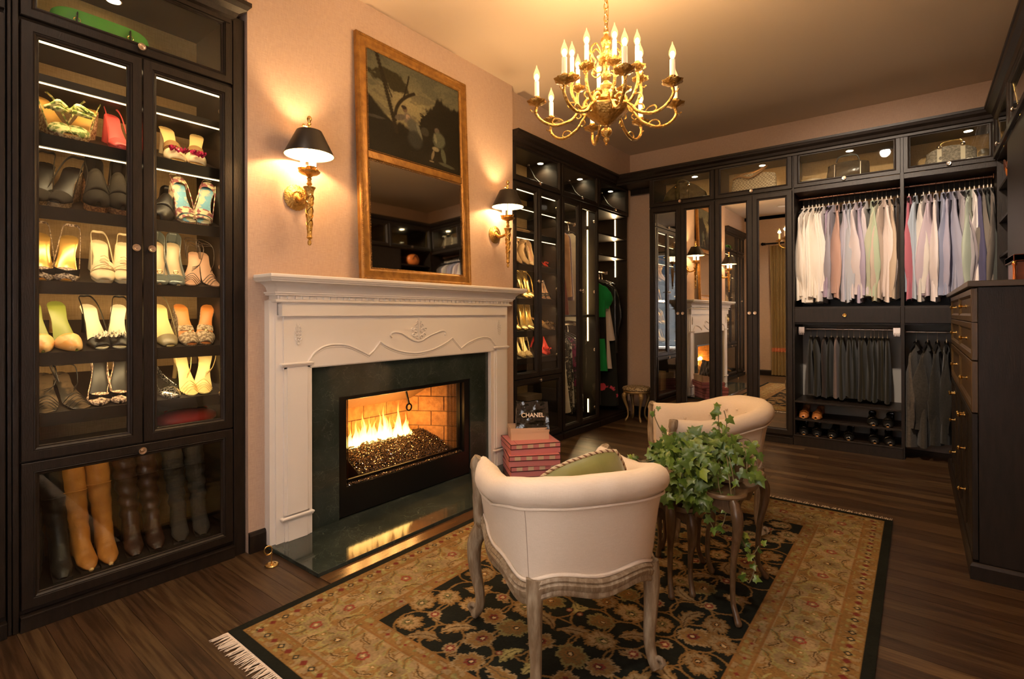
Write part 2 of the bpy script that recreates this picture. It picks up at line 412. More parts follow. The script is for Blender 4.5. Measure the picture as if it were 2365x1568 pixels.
shoe_cab(RA, .780, .389, pw=.55, uppuck=(.70, .20), stays=(.62,))
B().box(-.03, -.002, .004, .42, 0, 2.805).build('filler_stile', WOOD, RA)

def rod(root, x0, x1, y, z, mat=CHROME, r=.0125, name='clothes_rail'):
    o = B().tube([(x0, y, z), (x1, y, z)], r, 12).build(name, mat, root, 40)
    for x in (x0, x1-.006): bx(x, x+.006, y-.02, y+.02, z-.02, z+.02).build('rail_bracket', mat, o, bev=.003)
    return o
# hanging cabinet with two full-height glass doors
RB = thing('hanging_cabinet', 'tall dark hanging cabinet with two glass doors and an upright light strip', 'cabinet', (FX, 4.358, 0), radians(90))
carcass(RB, .750, .56, mids=(2.43, 1.225), back=INSIDE)
door(RB, .004, .345, .084, 2.430, kn=(.322, 1.50), hinge=None)
door(RB, .349, .746, .084, 2.430, kn=(.372, 1.50), hinge=(.715, 2.28, 1.50, .86, .22))
upper(RB, 0, .75, 2.448, 2.795, puck=(.68, .20), power=4, back=INSIDE, stays=(.60,))
rod(RB, .018, .732, .30, 2.28); rod(RB, .018, .732, .30, 1.14)
for z0, z1 in ((2.245, 2.41), (1.25, 2.20), (.95, 1.215), (.15, .30)):
    bx(.722, .731, .125, .137, z0, z1).build('led_strip', LED, RB)
lamp('led_and_fill_glow', 'AREA', (.700, .135, 1.75), 7, (1, .67, .33), .03, (0, radians(90), 0), RB, sy=.01).data.size = 1.2
lamp('led_and_fill_glow', 'AREA', (.700, .135, .70), 5, (1, .67, .33), .6, (0, radians(90), 0), RB, sy=.01)
lamp('led_and_fill_glow', 'AREA', (.375, .10, 2.40), 1.6, (1, .75, .48), .6, (radians(25), 0, 0), RB, sy=.02)  # this and the next are added lamps over the clothes, no strip here
lamp('led_and_fill_glow', 'AREA', (.375, .10, 1.20), 1.3, (1, .75, .48), .6, (radians(25), 0, 0), RB, sy=.02)
# open hanging cabinet in the corner
RC = thing('open_wardrobe', 'doorless dark wardrobe bay in the far left corner with two shelves over a rail', 'cabinet', (FX, 5.118, 0), radians(90))
carcass(RC, .745, .56, mids=(2.43, 2.155, 1.915), back=INSIDE)
upper(RC, 0, .745, 2.448, 2.795, puck=(.66, .20), power=4, back=INSIDE, stays=(.60,))
rod(RC, .018, .727, .30, 1.77)
for z0, z1 in ((2.18, 2.425), (1.94, 2.150), (1.71, 1.912)):
    bx(.717, .726, .165, .177, z0, z1).build('led_strip', LED, RC)
for z in (2.30, 2.045, 1.81): lamp('led_and_fill_glow', 'AREA', (.700, .171, z), 2.6, (1, .67, .33), .2, (0, radians(90), 0), RC, sy=.01)
# cabinet left of the first one, runs out of the frame; seen again in the mirrored doors
LN = thing('hanging_cabinet', 'dark hanging cabinet at the extreme left edge beside the boot cabinet', 'cabinet', (FX, -.155, 0), radians(90))
carcass(LN, .515, .42, mids=(2.43, 1.225), back=INSIDE)
door(LN, .004, .256, .084, 2.430, kn=(.236, 1.5)); door(LN, .260, .511, .084, 2.430, kn=(.28, 1.5))
door(LN, .004, .256, 2.448, 2.795, st=.05, name='flip_door'); door(LN, .260, .511, 2.448, 2.795, st=.05, name='flip_door')
rod(LN, .018, .497, .24, 2.28); rod(LN, .018, .497, .24, 1.14)
for z0, z1 in ((1.30, 2.38), (.95, 1.21), (.2, .4)): bx(.020, .028, .12, .132, z0, z1).build('led_strip', LED, LN)
lamp('led_and_fill_glow', 'AREA', (.035, .126, 1.8), 1.5, (1, .67, .33), 1.0, (0, radians(-90), 0), LN, sy=.01)

# ---------------- back wall run (local frame = world, origin at its left end)
DB = YB-FY-.005
def back_unit(name, label, x0, x1, **k):
    r = thing(name, label, 'cabinet', (x0, FY, 0)); Wd = x1-x0
    return r, Wd
for (x0, x1, m, lb, pk, pw) in ((-2.376, -1.660, -2.018, 'mirror-doored cabinet nearest the corner stool, green bag in its top cubby', .44, 2.2),
                            (-1.656, -.938, -1.294, 'mirror-doored cabinet beside the shirts, checked shoulder bag in its top cubby', .41, 3.0)):
    r, Wd = back_unit('mirror_cabinet', lb, x0, x1)
    carcass(r, Wd, DB, mids=(2.43,), back=GRASS)
    door(r, .003, m-x0-.001, .084, 2.430, 'mirror', .060, kn=(m-x0-.026, 1.258)); door(r, m-x0+.001, Wd-.003, .084, 2.430, 'mirror', .060, kn=(m-x0+.026, 1.258))
    upper(r, 0, Wd, 2.448, 2.795, puck=(pk, .22), power=pw*3.2)
LWALL = M('pale plaster panel', (.34, .32, .29), .8)
CLEAT = M('golden oak cleat', (.30, .17, .06), .5)
ROSEROD = M('bronze clothes rail', (.32, .17, .12), .3, 1)
K3, W3 = back_unit('open_wardrobe', 'open wardrobe bay with shirts above a drawer, trousers and shoe shelves below', -.934, -.100)
K4, W4 = back_unit('open_wardrobe', 'right open wardrobe bay, shirts above and grey jackets hanging below', -.100, .510)
for r, Wd, pk in ((K3, W3, .44), (K4, W4, .44)):
    t = .012
    bx(0, t, .0, DB, 0, 2.805).build('side_panel', WOOD, r); bx(Wd-t, Wd, .0, DB, 0, 2.805).build('side_panel', WOOD, r)
    bx(t, Wd-t, .023, DB, 2.785, 2.805).build('top_panel', INSIDE, r)
    bx(t, Wd-t, .0, DB, 2.400, 2.443).build('fixed_shelf', WOOD, r, bev=.002)
    upper(r, .004, Wd-.004, 2.448, 2.795, puck=(pk, .22), power=9.5)
    bx(t, Wd-t, DB-.012, DB-.004, 2.44, 2.785).build('back_panel', GRASS, r)
    bx(t, Wd-t, DB-.03, DB-.012, 2.26, 2.335).build('cleat', CLEAT, r)
    bx(t, Wd-t, DB-.010, DB-.004, 1.30, 2.40).build('back_panel', INSIDE, r)
    bx(t, Wd-t, DB-.010, DB-.004, .08, 1.16).build('back_panel', LWALL, r)
    rod(r, t, Wd-t, .25, 2.375, ROSEROD)
d = bx(.014, W3-.014, -.004, .016, 1.166, 1.300).build('drawer', WOOD, K3, bev=.002); knob(d, W3/2, 1.235, -.004, BRASS)
bx(.012, W3-.012, .02, DB-.02, 1.150, 1.164).build('fixed_shelf', INSIDE, K3); bx(.012, W3-.012, .02, DB-.02, 1.302, 1.314).build('fixed_shelf', INSIDE, K3)
bx(.014, W4-.014, -.004, .016, 1.166, 1.300).build('drawer', WOOD, K4, bev=.002)
bx(.012, W4-.012, .02, DB-.02, 1.150, 1.164).build('fixed_shelf', INSIDE, K4); bx(.012, W4-.012, .02, DB-.02, 1.302, 1.314).build('fixed_shelf', INSIDE, K4)
for z in (.405, .237): bx(.012, W3-.012, .004, DB-.01, z, z+.016).build('shelf', WOOD, K3, bev=.001)
bx(.012, W3-.012, .0, DB-.01, .080, .098).build('bottom_panel', WOOD, K3)
p = B(); p.box(0, W3, -.010, .02, 0, .090); p.box(0, W3, -.014, .02, .086, .100); p.build('plinth', WOOD, K3, bev=.002)
rod(K3, .012, W3-.012, .25, 1.100, CHROME, .010); rod(K4, .012, W4-.012, .25, 1.085, CHROME, .010)
for side in (.02, W3-.07):      # pull-out trouser rack carriers
    g = B()
    g.box(side, side+.05, .16, .20, 1.06, 1.12)
    for k in range(5): g.tube([(side+.008+k*.009, .15, 1.075), (side+.008+k*.009, .15, 1.045)], .003, 6)
    g.build('rack_carrier', CHROME, K3)

# ---------------- right hand run (faces -x)
RXF = .490
TW = thing('corner_shelf_tower', 'dark open cubby tower at the right end behind the wooden box', 'cabinet', (RXF, 5.50, 0), radians(-90))
t = .018; DT = XR-RXF-.01
bx(0, t, .0, DT, 1.405, 2.43).build('side_panel', WOOD, TW); bx(.60, .618, .0, DT, 1.405, 2.43).build('side_panel', WOOD, TW)
bx(t, .60, DT-.01, DT, 1.405, 2.43).build('back_panel', INSIDE, TW)
for z in (2.20, 1.945, 1.675): bx(t, .60, .01, DT-.01, z, z+.018).build('shelf', WOOD, TW)
bx(.62, 2.30, .0, .02, 1.405, 2.43).build('front_panel', WOOD, TW); bx(2.28, 2.30, .02, DT, 1.405, 2.43).build('side_panel', WOOD, TW)
UR = thing('upper_cabinet', 'glass-fronted upper cabinets under the crown along the right wall', 'cabinet', (RXF-.02, 5.50, 0), radians(-90))
bx(0, 3.2, .023, DT, 2.435, 2.448).build('bottom_panel', WOOD, UR); bx(0, 3.2, .023, DT, 2.790, 2.805).build('top_panel', INSIDE, UR)
bx(0, 3.2, DT-.01, DT, 2.45, 2.79).build('back_panel', GRASS, UR)
for k in range(4):
    bx(k*.80, k*.80+.016, .023, DT, 2.448, 2.79).build('divider', WOOD, UR)
    door(UR, k*.80+.004, k*.80+.796, 2.450, 2.795, st=.052, kn=(k*.8+.4, 2.475), name='flip_door')
    B().lathe([(.036, 0), (.036, .012), (.0, .012)], 20, (k*.8+.40, .20, 2.775)).build('puck_light_rim', CHROME, UR)
    B().lathe([(0, -.001), (.029, -.001), (.029, .001)], 20, (k*.8+.40, .20, 2.775)).build('puck_light_lens', PUCK, UR)
    lamp('puck_beam', 'SPOT', (k*.8+.40, .20, 2.765), 2.5, (1, .74, .44), .02, (0, 0, 0), UR, 140, blend=.8)
    for sx in (k*.8+.06, k*.8+.74):
        B().tube([(sx, .022, 2.76), (sx, .045, 2.60), (sx, .060, 2.50)], .005, 8).build('lid_stay', BRASS, UR, 40)

# dresser: drawers face -x, its side panel faces the camera
DX, DY0, DY1 = .200, 3.262, 5.49
DR = thing('dresser', 'tall dark dresser with brass-knobbed drawers along the right edge', 'dresser', (DX, DY1, 0), radians(-90))
Lw = DY1-DY0; dd = XR-DX-.01
bx(.0, Lw, .024, dd, .075, 1.372).build('body', WOOD, DR, bev=.002)
p = B().sweep([(-.0, -.0), (Lw+.012, 0), (Lw+.012, dd)], [(0.0, 0), (.010, 0), (.010, .062), (.004, .074), (0, .078)]); p.build('plinth', WOOD, DR)
bx(0, Lw+.010, .0, dd, .0, .074).build('base', WOOD, DR)
bx(0, Lw+.020, -.014, dd, 1.374, 1.402).build('countertop', M('dark laminate top', (.075, .060, .050), .35), DR, bev=.003)
DG = M('lit brown drawer front', (.060, .034, .012), .36, noise_=(9, (.085, .050, .018), .3, .7), bump=(40, .12), stretch=(6, 6, 1))  # lit look of the dresser front put into a lighter wood colour
cols = [(Lw-.930, Lw-.006), (.36, Lw-.936)]
for ci, (a, b_) in enumerate(cols):
    for z0, z1 in ((1.208, 1.366), (1.028, 1.204), (.780, 1.020)):
        s = .040
        prof = [(0, .022), (0, .002), (.002, 0), (s-.012, 0), (s-.009, .003), (s-.004, .005), (s, .010), (s, .022)]
        d = B().frame(a, b_, z0, z1, prof).build('drawer', DG, DR, 30)
        bx(a+s-.004, b_-s+.004, .010, .016, z0+s-.004, z1-s+.004).build('centre_panel', DG, d)
        B().lathe([(.012, 0), (.012, .003), (.005, .005), (.005, .018), (.010, .022), (.013, .027), (.009, .033), (0, .035)], 14, ((a+b_)/2, 0.010, (z0+z1)/2), MY).build('knob', BRASS, d, 50)
    door(DR, a, (a+b_)/2-.002, .085, .772, 'panel', .05); door(DR, (a+b_)/2+.002, b_, .085, .772, 'panel', .05)
    for kx, kz in (((a+b_)/2-.03, .70), ((a+b_)/2+.03, .70), ((a+b_)/2+.03, .52), ((a+b_)/2+.03, .30)):
        B().lathe([(.012, 0), (.012, .003), (.005, .005), (.005, .018), (.010, .022), (.013, .027), (.009, .033), (0, .035)], 14, (kx, 0, kz), MY).build('knob', BRASS, DR, 50)
# ================================================================ fireplace
def vein_mat(name, c1, c2, vein, rough=.07, sc=3.0):
    m = bpy.data.materials.new(name); m.use_nodes = True; N, L = nt(m); b = N['Principled BSDF']; b.inputs['Roughness'].default_value = rough
    tc = N.new('ShaderNodeTexCoord')
    n0 = N.new('ShaderNodeTexNoise'); n0.inputs['Scale'].default_value = sc*1.3; n0.inputs['Detail'].default_value = 6; L.new(tc.outputs['Object'], n0.inputs['Vector'])
    ve = N.new('ShaderNodeVectorMath'); ve.operation = 'MULTIPLY_ADD'; ve.inputs[1].default_value = (.55, .55, .55); L.new(n0.outputs['Color'], ve.inputs[0]); L.new(tc.outputs['Object'], ve.inputs[2])
    r = N.new('ShaderNodeValToRGB'); r.color_ramp.elements[0].color = (*c1, 1); r.color_ramp.elements[1].color = (*c2, 1); r.color_ramp.elements[0].position = .35; r.color_ramp.elements[1].position = .7
    L.new(n0.outputs['Fac'], r.inputs['Fac']); last = r.outputs['Color']
    for s, th, k in ((sc*1.7, .014, .22), (sc*4.1, .012, .30), (sc*8, .012, .26), (sc*15, .012, .18)):
        v = N.new('ShaderNodeTexVoronoi'); v.feature = 'DISTANCE_TO_EDGE'; v.inputs['Scale'].default_value = s; L.new(ve.outputs[0], v.inputs['Vector'])
        q = N.new('ShaderNodeMapRange'); q.inputs['From Min'].default_value = 0; q.inputs['From Max'].default_value = th; q.inputs['To Min'].default_value = k; q.inputs['To Max'].default_value = 0
        L.new(v.outputs['Distance'], q.inputs['Value'])
        n9 = N.new('ShaderNodeTexNoise'); n9.inputs['Scale'].default_value = s*.8; L.new(tc.outputs['Object'], n9.inputs['Vector'])
        mr = N.new('ShaderNodeMapRange'); mr.inputs['From Min'].default_value = .45; mr.inputs['From Max'].default_value = .62; L.new(n9.outputs['Fac'], mr.inputs['Value'])
        mu = N.new('ShaderNodeMath'); mu.operation = 'MULTIPLY'; L.new(q.outputs[0], mu.inputs[0]); L.new(mr.outputs[0], mu.inputs[1])
        mx = N.new('ShaderNodeMix'); mx.data_type = 'RGBA'; L.new(mu.outputs[0], mx.inputs['Factor']); L.new(last, mx.inputs['A']); mx.inputs['B'].default_value = (*vein, 1); last = mx.outputs['Result']
    L.new(last, b.inputs['Base Color']); MATS[name] = m
    return m
MARB = vein_mat('dark green marble', (.020, .027, .022), (.042, .052, .043), (.22, .26, .21))
FP = thing('fireplace', 'white carved mantel with dark green marble surround around the gas fire', 'fireplace', (-2.765, 2.369, 0))
def pf(name, b, mat=WHITE, sm=None, bev=0, par=None): b.xf(Matrix.Translation((2.765, -2.369, 0))); return b.build(name, mat, par or FP, sm, bev)
hs = B(); hs.box(-2.765, -2.244, 1.355, 3.455, .0, .022); hearth = pf('hearth_slab', hs, MARB, bev=.003)
hb = B(); hb.box(-2.240, -2.145, 1.36, 3.50, -.001, .006); struct(hb.build('trim_5', M('golden oak border board', (.10, .05, .02), .25, noise_=(4, (.07, .034, .013)), stretch=(14, 1, 14)), bev=.002))
YC = 2.369
mb = B(); fx = -2.722
mb.box(-2.765, fx, 1.58, 1.783, .022, .958); mb.box(-2.765, fx, 2.934, 3.155, .022, .958); mb.box(-2.765, fx, 1.783, 2.934, .757, .958)
pf('marble_surround', mb, MARB)
bk = B(); bk.box(-2.765, -2.712, 1.357, 1.40, .022, 1.33); bk.box(-2.765, -2.712, 3.338, 3.381, .022, 1.33); pf('back_board', bk)
for y0, y1 in ((1.386, 1.585), (3.153, 3.352)):
    p = B(); p.box(-2.75, -2.700, y0, y1, .022, 1.25); q = pf('pilaster', p)
    s = B()
    for a, b_, z0, z1 in ((y0+.040, y1-.006, .165, .975), (y0+.044, y1-.010, .022, .135)):
        s.box(-2.705, -2.690, a, b_, z0, z1); s.box(-2.70, -2.684, a+.016, b_-.016, z0+.0, z1)
    q.data.materials[0] = WHITE; pf('raised_panel', s, bev=.002, par=None)
    for zc in (.980, .146):
        c = B().sweep([(-2.70, y0+.034), (-2.684, y0+.034), (-2.684, y1-.004), (-2.70, y1-.004)], [(0, -.012), (.006, -.010), (.010, -.002), (.013, .002), (.013, .008), (0, .012)], z0=zc)
        pf('pilaster_moulding', c)
fz = B(); fz.box(-2.75, -2.690, 1.425, 3.313, .958, 1.252); pf('frieze', fz, bev=.0015)
ie = B(); prof = [(0, 0), (.010, 0), (.014, -.006), (.018, -.006), (.018, .010), (0, .010)]
for (y0, y1, z0, z1) in ((1.575, 1.592, .022, .965), (3.146, 3.163, .022, .965), (1.575, 3.163, .952, .968)): ie.box(-2.73, -2.693, y0, y1, z0, z1)
pf('inner_edge_bead', ie, bev=.003)
body = [(-2.765, 1.40), (-2.690, 1.40), (-2.690, 3.338), (-2.765, 3.338)]
ar = B().sweep([(-2.765, 1.425), (-2.690, 1.425), (-2.690, 3.313), (-2.765, 3.313)], [(0, 1.246), (.018, 1.246), (.018, 1.318), (0, 1.318)]); pf('architrave_band', ar)
st_ = B().sweep(body, [(0, 1.318), (.020, 1.318), (.034, 1.322), (.036, 1.328), (.030, 1.334), (.018, 1.338), (.018, 1.356), (.040, 1.358), (.040, 1.366), (.046, 1.368), (.046, 1.376), (0, 1.376)]); pf('bed_moulding', st_, sm=30)
cv = [(0, 1.376), (.048, 1.376)]+[(.050+.062*(1-cos(a*pi/2)), 1.378+.050*sin(a*pi/2)) for a in (0, .25, .5, .75, 1)]+[(.112, 1.432), (.120, 1.438), (.124, 1.446), (0, 1.446)]
pf('crown_cove', B().sweep([(-2.765, 1.42), (-2.700, 1.42), (-2.700, 3.36), (-2.765, 3.36)], cv), sm=30)
sh = B(); sh.box(-2.765, -2.574, 1.298, 3.482, 1.447, 1.466); pf('mantel_shelf', sh, bev=.004)
dn = 46; dent = B().box(0, .012, 0, .022, 0, .016).build('dentil', WHITE, FP); Yd0, Yd1 = 1.392, 3.346
for i in range(dn):
    o = dent if i == 0 else dent.copy()
    if i: COL.objects.link(o); o.parent = FP
    o.location = (-2.674+2.765, Yd0-2.369+(Yd1-Yd0-.022)*i/(dn-1), 1.339)
curve = [(1.564, .988), (1.612, 1.043), (1.695, 1.076), (1.81, 1.071), (1.901, 1.037), (1.974, 1.001)]
c2 = [(1.974, 1.001), (2.016, 1.031), (2.06, 1.081)]
c3 = [(2.06, 1.081), (2.132, 1.041), (2.239, 1.007), (2.37, .99), (2.511, 1.006), (2.638, 1.046), (2.709, 1.081)]
def mir(c): return [(2*YC+.01-y, z) for y, z in reversed(c)]
sb = B()
for c in (curve, c2, c3, [(2.709, 1.081), (2.76, 1.035), (2.80, 1.0)], [(2.80, 1.0), (2.891, 1.041), (3.015, 1.07), (3.119, 1.066), (3.177, 1.022), (3.21, .992)]):
    P3 = bez([(-2.689, y, z) for y, z in c], 8)
    sb.tube(P3, .0065, 8); sb.tube([(p.x-.001, p.y, p.z-.012) for p in P3], .004, 6)
pf('scalloped_bead', sb, sm=50)
so = B()
so.tube(bez([(-2.687, y, z) for y, z in ((2.155, 1.105), (2.142, 1.118), (2.155, 1.134), (2.185, 1.138), (2.239, 1.127), (2.294, 1.097), (2.351, 1.074), (2.41, 1.074), (2.47, 1.099), (2.553, 1.124), (2.600, 1.136), (2.630, 1.132), (2.640, 1.115), (2.627, 1.105))], 6), .0055, 6)
for sg in (-1, 1):
    for (a, b_, r) in ((.020, 1.098, .016), (.046, 1.112, .015), (.030, 1.142, .019), (.058, 1.152, .012), (.024, 1.176, .015), (.014, 1.200, .010)):
        so.tube([(-2.686, 2.383+sg*(a+r*cos(t)*(1-t/9)), b_+r*sin(t)*(1-t/9)) for t in [k*.5 for k in range(12)]], .0044, 6)
so.tube(bez([(-2.686, 2.383, 1.08), (-2.684, 2.383, 1.15), (-2.686, 2.383, 1.222)], 4), .004, 5); so.ball((-2.686, 2.383, 1.222), .007, 6, 4)
pf('scroll_applique', so, sm=60)
for yc in (1.508, 3.245):
    fo = B()
    for k in range(6):
        z = 1.095+k*.019; wdt = .010+.010*sin(k/5*pi)
        for sg in (-1, 1): fo.tube(bez([(-2.687, yc, z-.008), (-2.684, yc+sg*wdt, z+.003), (-2.687, yc+sg*wdt*.7, z+.014)], 3), .0032, 5)
        fo.ball((-2.686, yc, z), .005, 6, 4)
    pf('floret_applique', fo, sm=60)
# metal firebox
FRB = thing('firebox', 'black metal gas firebox with mesh curtains and brick lining', 'fireplace insert', (-2.765, YC, 0))
def fb(name, b, mat, sm=None, bev=0, par=None): b.xf(Matrix.Translation((2.765, -YC, 0))); return b.build(name, mat, par or FRB, sm, bev)
fr = B(); X0, X1 = -2.765, -2.730
fr.box(X0, X1, 1.783, 1.838, .030, .757); fr.box(X0, X1, 2.875, 2.934, .030, .757); fr.box(X0, X1, 1.838, 2.875, .735, .757); fr.box(X0, X1, 1.838, 2.875, .030, .205)
fr.box(X0-.10, X0, 1.838, 1.850, .03, .74); fr.box(X0-.10, X0, 2.863, 2.875, .03, .74); fr.box(X0-.3, X0, 1.838, 2.875, .735, .747)
fb('face_frame', fr, M('black firebox enamel', (.006, .006, .006), .28, spec=.5))
sm_ = B(); sm_.box(-3.22, -2.765, 1.84, 2.87, .15, .165); sm_.box(-3.235, -3.22, 1.8, 2.9, .03, .76); fb('floor_tray', sm_, BLACKM)
BRICK = M('tan firebrick', (.40, .20, .065), .85, noise_=(26, (.24, .11, .035), .35, .7), bump=(70, .5))
MORT = M('dark mortar', (.16, .10, .05), .95)
def brick_wall(A, Bp, z0, z1, off=0, name='lining'):
    """bricks from A to Bp (x,y), facing the left of travel"""
    A = Vector(A); Bp = Vector(Bp); d = (Bp-A); Ln = d.length; d.normalize(); nrm = Vector((-d.y, d.x))
    ang = math.atan2(d.y, d.x)
    base = thing_part = B().box(0, Ln, -.03, -.006, 0, z1-z0).xf(Matrix.Translation((A.x, A.y, z0)) @ Matrix.Rotation(ang, 4, 'Z'))
    mo = fb(name, base, MORT)
    bh, bl, g = .114, .205, .006; r = 0; z = z0
    while z < z1-.02:
        x = -(bl/2 if (r+off) % 2 else 0)
        while x < Ln:
            a = max(x, 0); b_ = min(x+bl-g, Ln); zt = min(z+bh-g, z1)
            if b_-a > .015:
                jit = rnd.uniform(0, .003)
                q = B().box(a, b_, -.02, jit, z, zt).xf(Matrix.Translation((A.x, A.y, 0)) @ Matrix.Rotation(ang, 4, 'Z'))
                fb('brick', q, BRICK, bev=.0025, par=mo)
            x += bl
        z += bh; r += 1
brick_wall((-2.80, 2.862), (-3.14, 2.665), .165, .74)
brick_wall((-3.14, 2.665), (-3.14, 2.045), .165, .74, 1)
brick_wall((-3.14, 2.045), (-2.80, 1.850), .165, .74)
dm = B(); dm.prism([(-3.12, .60), (-2.93, .735), (-2.93, .742), (-3.13, .742)], 1.95, 2.77); fb('damper_hood', dm, M('heated smoke shelf', (.17, .095, .04), .6, bump=(20, .3)))
dr_ = B().tube([(-2.90, 2.44, .73), (-2.93, 2.50, .60)], .008, 8); dr_.tube([(-2.93+.002*cos(a), 2.50+.022*cos(a), .575+.024*sin(a)) for a in [k*pi/7 for k in range(14)]], .006, 6, closed=True)
fb('damper_pull', dr_, BLACKM, 50)
pan = B(); pan.prism([(-2.775, .165), (-2.775, .215), (-2.80, .215), (-3.05, .360), (-3.10, .360), (-3.10, .165)], 1.99, 2.80)
fb('burner_pan', pan, BLACKM)
fl_ = B(); fl_.box(-2.79, -2.772, 1.86, 2.86, .195, .232); fb('pan_lip', fl_, BLACKM)
cr = B(); r3 = random.Random(3)
def shard(c, s):
    R = Matrix.Rotation(r3.random()*6, 4, Vector((r3.random()-.5, r3.random()-.5, r3.random()-.4)).normalized())
    vs = [Vector(v)*s*(.7+.6*r3.random()) for v in ((1, 0, 0), (-1, 0, 0), (0, 1, 0), (0, -1, 0), (0, 0, .8), (0, 0, -.8))]
    cr.add([R @ v+Vector(c) for v in vs], [(0, 2, 4), (2, 1, 4), (1, 3, 4), (3, 0, 4), (2, 0, 5), (1, 2, 5), (3, 1, 5), (0, 3, 5)])
for k in range(5200):
    u = r3.random(); yy = lerp(2.0, 2.79, r3.random()); shard((lerp(-2.795, -3.04, u), yy, lerp(.222, .365, u)+r3.random()*.008), .0055)
for k in range(1500): shard((lerp(-2.735, -2.770, r3.random()), lerp(1.86, 2.86, r3.random()), .207+r3.random()*.008), .0045)
cg = M('smoky fire glass', (.20, .13, .08), .08, .55, noise_=(160, (.03, .022, .016), .45, .55))
c = fb('fire_glass', cr, cg); c['kind'] = 'stuff'
MESHC = None
def mesh_curtain_mat():
    m = bpy.data.materials.new('woven steel mesh'); m.use_nodes = True; N, L = nt(m); b = N['Principled BSDF']
    b.inputs['Base Color'].default_value = (.05, .035, .02, 1); b.inputs['Metallic'].default_value = .9; b.inputs['Roughness'].default_value = .35
    tc = N.new('ShaderNodeTexCoord'); ck = N.new('ShaderNodeTexChecker'); ck.inputs['Scale'].default_value = 330; L.new(tc.outputs['Object'], ck.inputs['Vector'])
    mr = N.new('ShaderNodeMapRange'); mr.inputs['To Min'].default_value = .35; mr.inputs['To Max'].default_value = 1; L.new(ck.outputs['Fac'], mr.inputs['Value']); L.new(mr.outputs[0], b.inputs['Alpha'])
    return m
mm = mesh_curtain_mat()
for ya, yb in ((1.842, 1.885), (2.735, 2.872)):
    g = B().grid(lambda u, v: (-2.778+.008*sin(u*2*pi*4), lerp(ya, yb, u), lerp(.215, .73, v)), 36, 1)
    fb('mesh_curtain', g, mm)
rd = B().tube([(-2.778, 1.84, .728), (-2.778, 2.87, .728)], .004, 6); fb('curtain_rod', rd, BLACKM)
# flames
def flame_mat():
    m = bpy.data.materials.new('gas flame'); m.use_nodes = True; N, L = nt(m)
    for n in list(N): N.remove(n)
    o = N.new('ShaderNodeOutputMaterial'); mix = N.new('ShaderNodeMixShader'); t = N.new('ShaderNodeBsdfTransparent'); e = N.new('ShaderNodeEmission')
    a = N.new('ShaderNodeAttribute'); a.attribute_name = 'Col'; sp_ = N.new('ShaderNodeSeparateColor'); L.new(a.outputs['Color'], sp_.inputs[0])
    r = N.new('ShaderNodeValToRGB'); r.color_ramp.elements[0].color = (1, .62, .16, 1); r.color_ramp.elements[1].color = (1, .34, .04, 1); L.new(sp_.outputs[0], r.inputs['Fac'])
    s = N.new('ShaderNodeMapRange'); s.inputs['To Min'].default_value = 11; s.inputs['To Max'].default_value = 2.2; L.new(sp_.outputs[0], s.inputs['Value'])
    al = N.new('ShaderNodeMapRange'); al.inputs['From Min'].default_value = .05; al.inputs['To Min'].default_value = .75; al.inputs['To Max'].default_value = .10; L.new(sp_.outputs[0], al.inputs['Value'])
    L.new(r.outputs[0], e.inputs['Color']); L.new(s.outputs[0], e.inputs['Strength'])
    L.new(al.outputs[0], mix.inputs[0]); L.new(t.outputs[0], mix.inputs[1]); L.new(e.outputs[0], mix.inputs[2]); L.new(mix.outputs[0], o.inputs[0])
    return m
FLM = flame_mat(); r4 = random.Random(11)
FLT = thing('flames', 'row of bright yellow gas flames burning above the fire glass', 'fire', (-3.02, 2.28, .36))
env = [(1.965, .05), (1.985, .15), (2.01, .10), (2.06, .12), (2.10, .20), (2.14, .13), (2.19, .24), (2.25, .15), (2.31, .19), (2.345, .29), (2.38, .20), (2.43, .15), (2.47, .14), (2.505, .27), (2.54, .17), (2.575, .12), (2.60, .04)]
for q in range(40):
    f_ = q/39; y0 = lerp(1.975, 2.585, f_)+r4.uniform(-.006, .006); hh = interp(env, y0)*(1.02 if q % 2 == 0 else r4.uniform(.45, .8)); xo = r4.uniform(-.018, .018)
    w0 = r4.uniform(.013, .021); fb_ = B(); cols = []; n = 8; K = 12; ph = r4.random()*6; vs = []
    for k in range(K):
        t = k/(K-1); rr = w0*(.9+.55*sin(pi*min(1, t*1.5)))*(1-t)**.85*(1+.18*sin(ph+t*11))+.0005
        cy_ = y0+(.010*sin(ph+t*5)+.006*sin(ph*2+t*12))*t; cx_ = -3.035+xo+.010*sin(ph*2+t*3)*t
        for i in range(n):
            a = 2*pi*i/n; vs.append((cx_+rr*.7*cos(a), cy_+rr*sin(a), .346+hh*t)); cols += [t, t, t, 1]
    fs = [(k*n+i, k*n+(i+1) % n, (k+1)*n+(i+1) % n, (k+1)*n+i) for k in range(K-1) for i in range(n)]
    fb_.add([(x+3.02, y-2.28, z-.36) for x, y, z in vs], fs); fb_.build('flame_tongue', FLM, FLT, 180, colors=cols)
for yy in (2.05, 2.22, 2.39, 2.54):
    lamp('fire_glow', 'POINT', (.06, yy-2.28, .12), 2.9, (1, .46, .12), .03, parent=FLT)
# brass gas key on the floor
GK = thing('gas_key_valve', 'small brass gas key standing in its floor plate beside the hearth', 'gas valve', (-2.545, 1.283, 0))
B().lathe([(.030, 0), (.033, .003), (.030, .007), (.020, .008), (.018, .005), (.010, .005), (.009, .010), (0, .011)], 24).build('floor_plate', BRASS, GK, 40)
B().tube([(0, 0, .008), (.001, 0, .062)], .003, 8).build('stem', BRASS, GK, 40)
B().tube([(.004*cos(a), .018*cos(a)+.003, .082+.022*sin(a)) for a in [k*pi/9 for k in range(18)]], .0035, 8, closed=True).xf(Matrix.Rotation(.25, 4, 'X')).build('key_handle', BRASS, GK, 50)
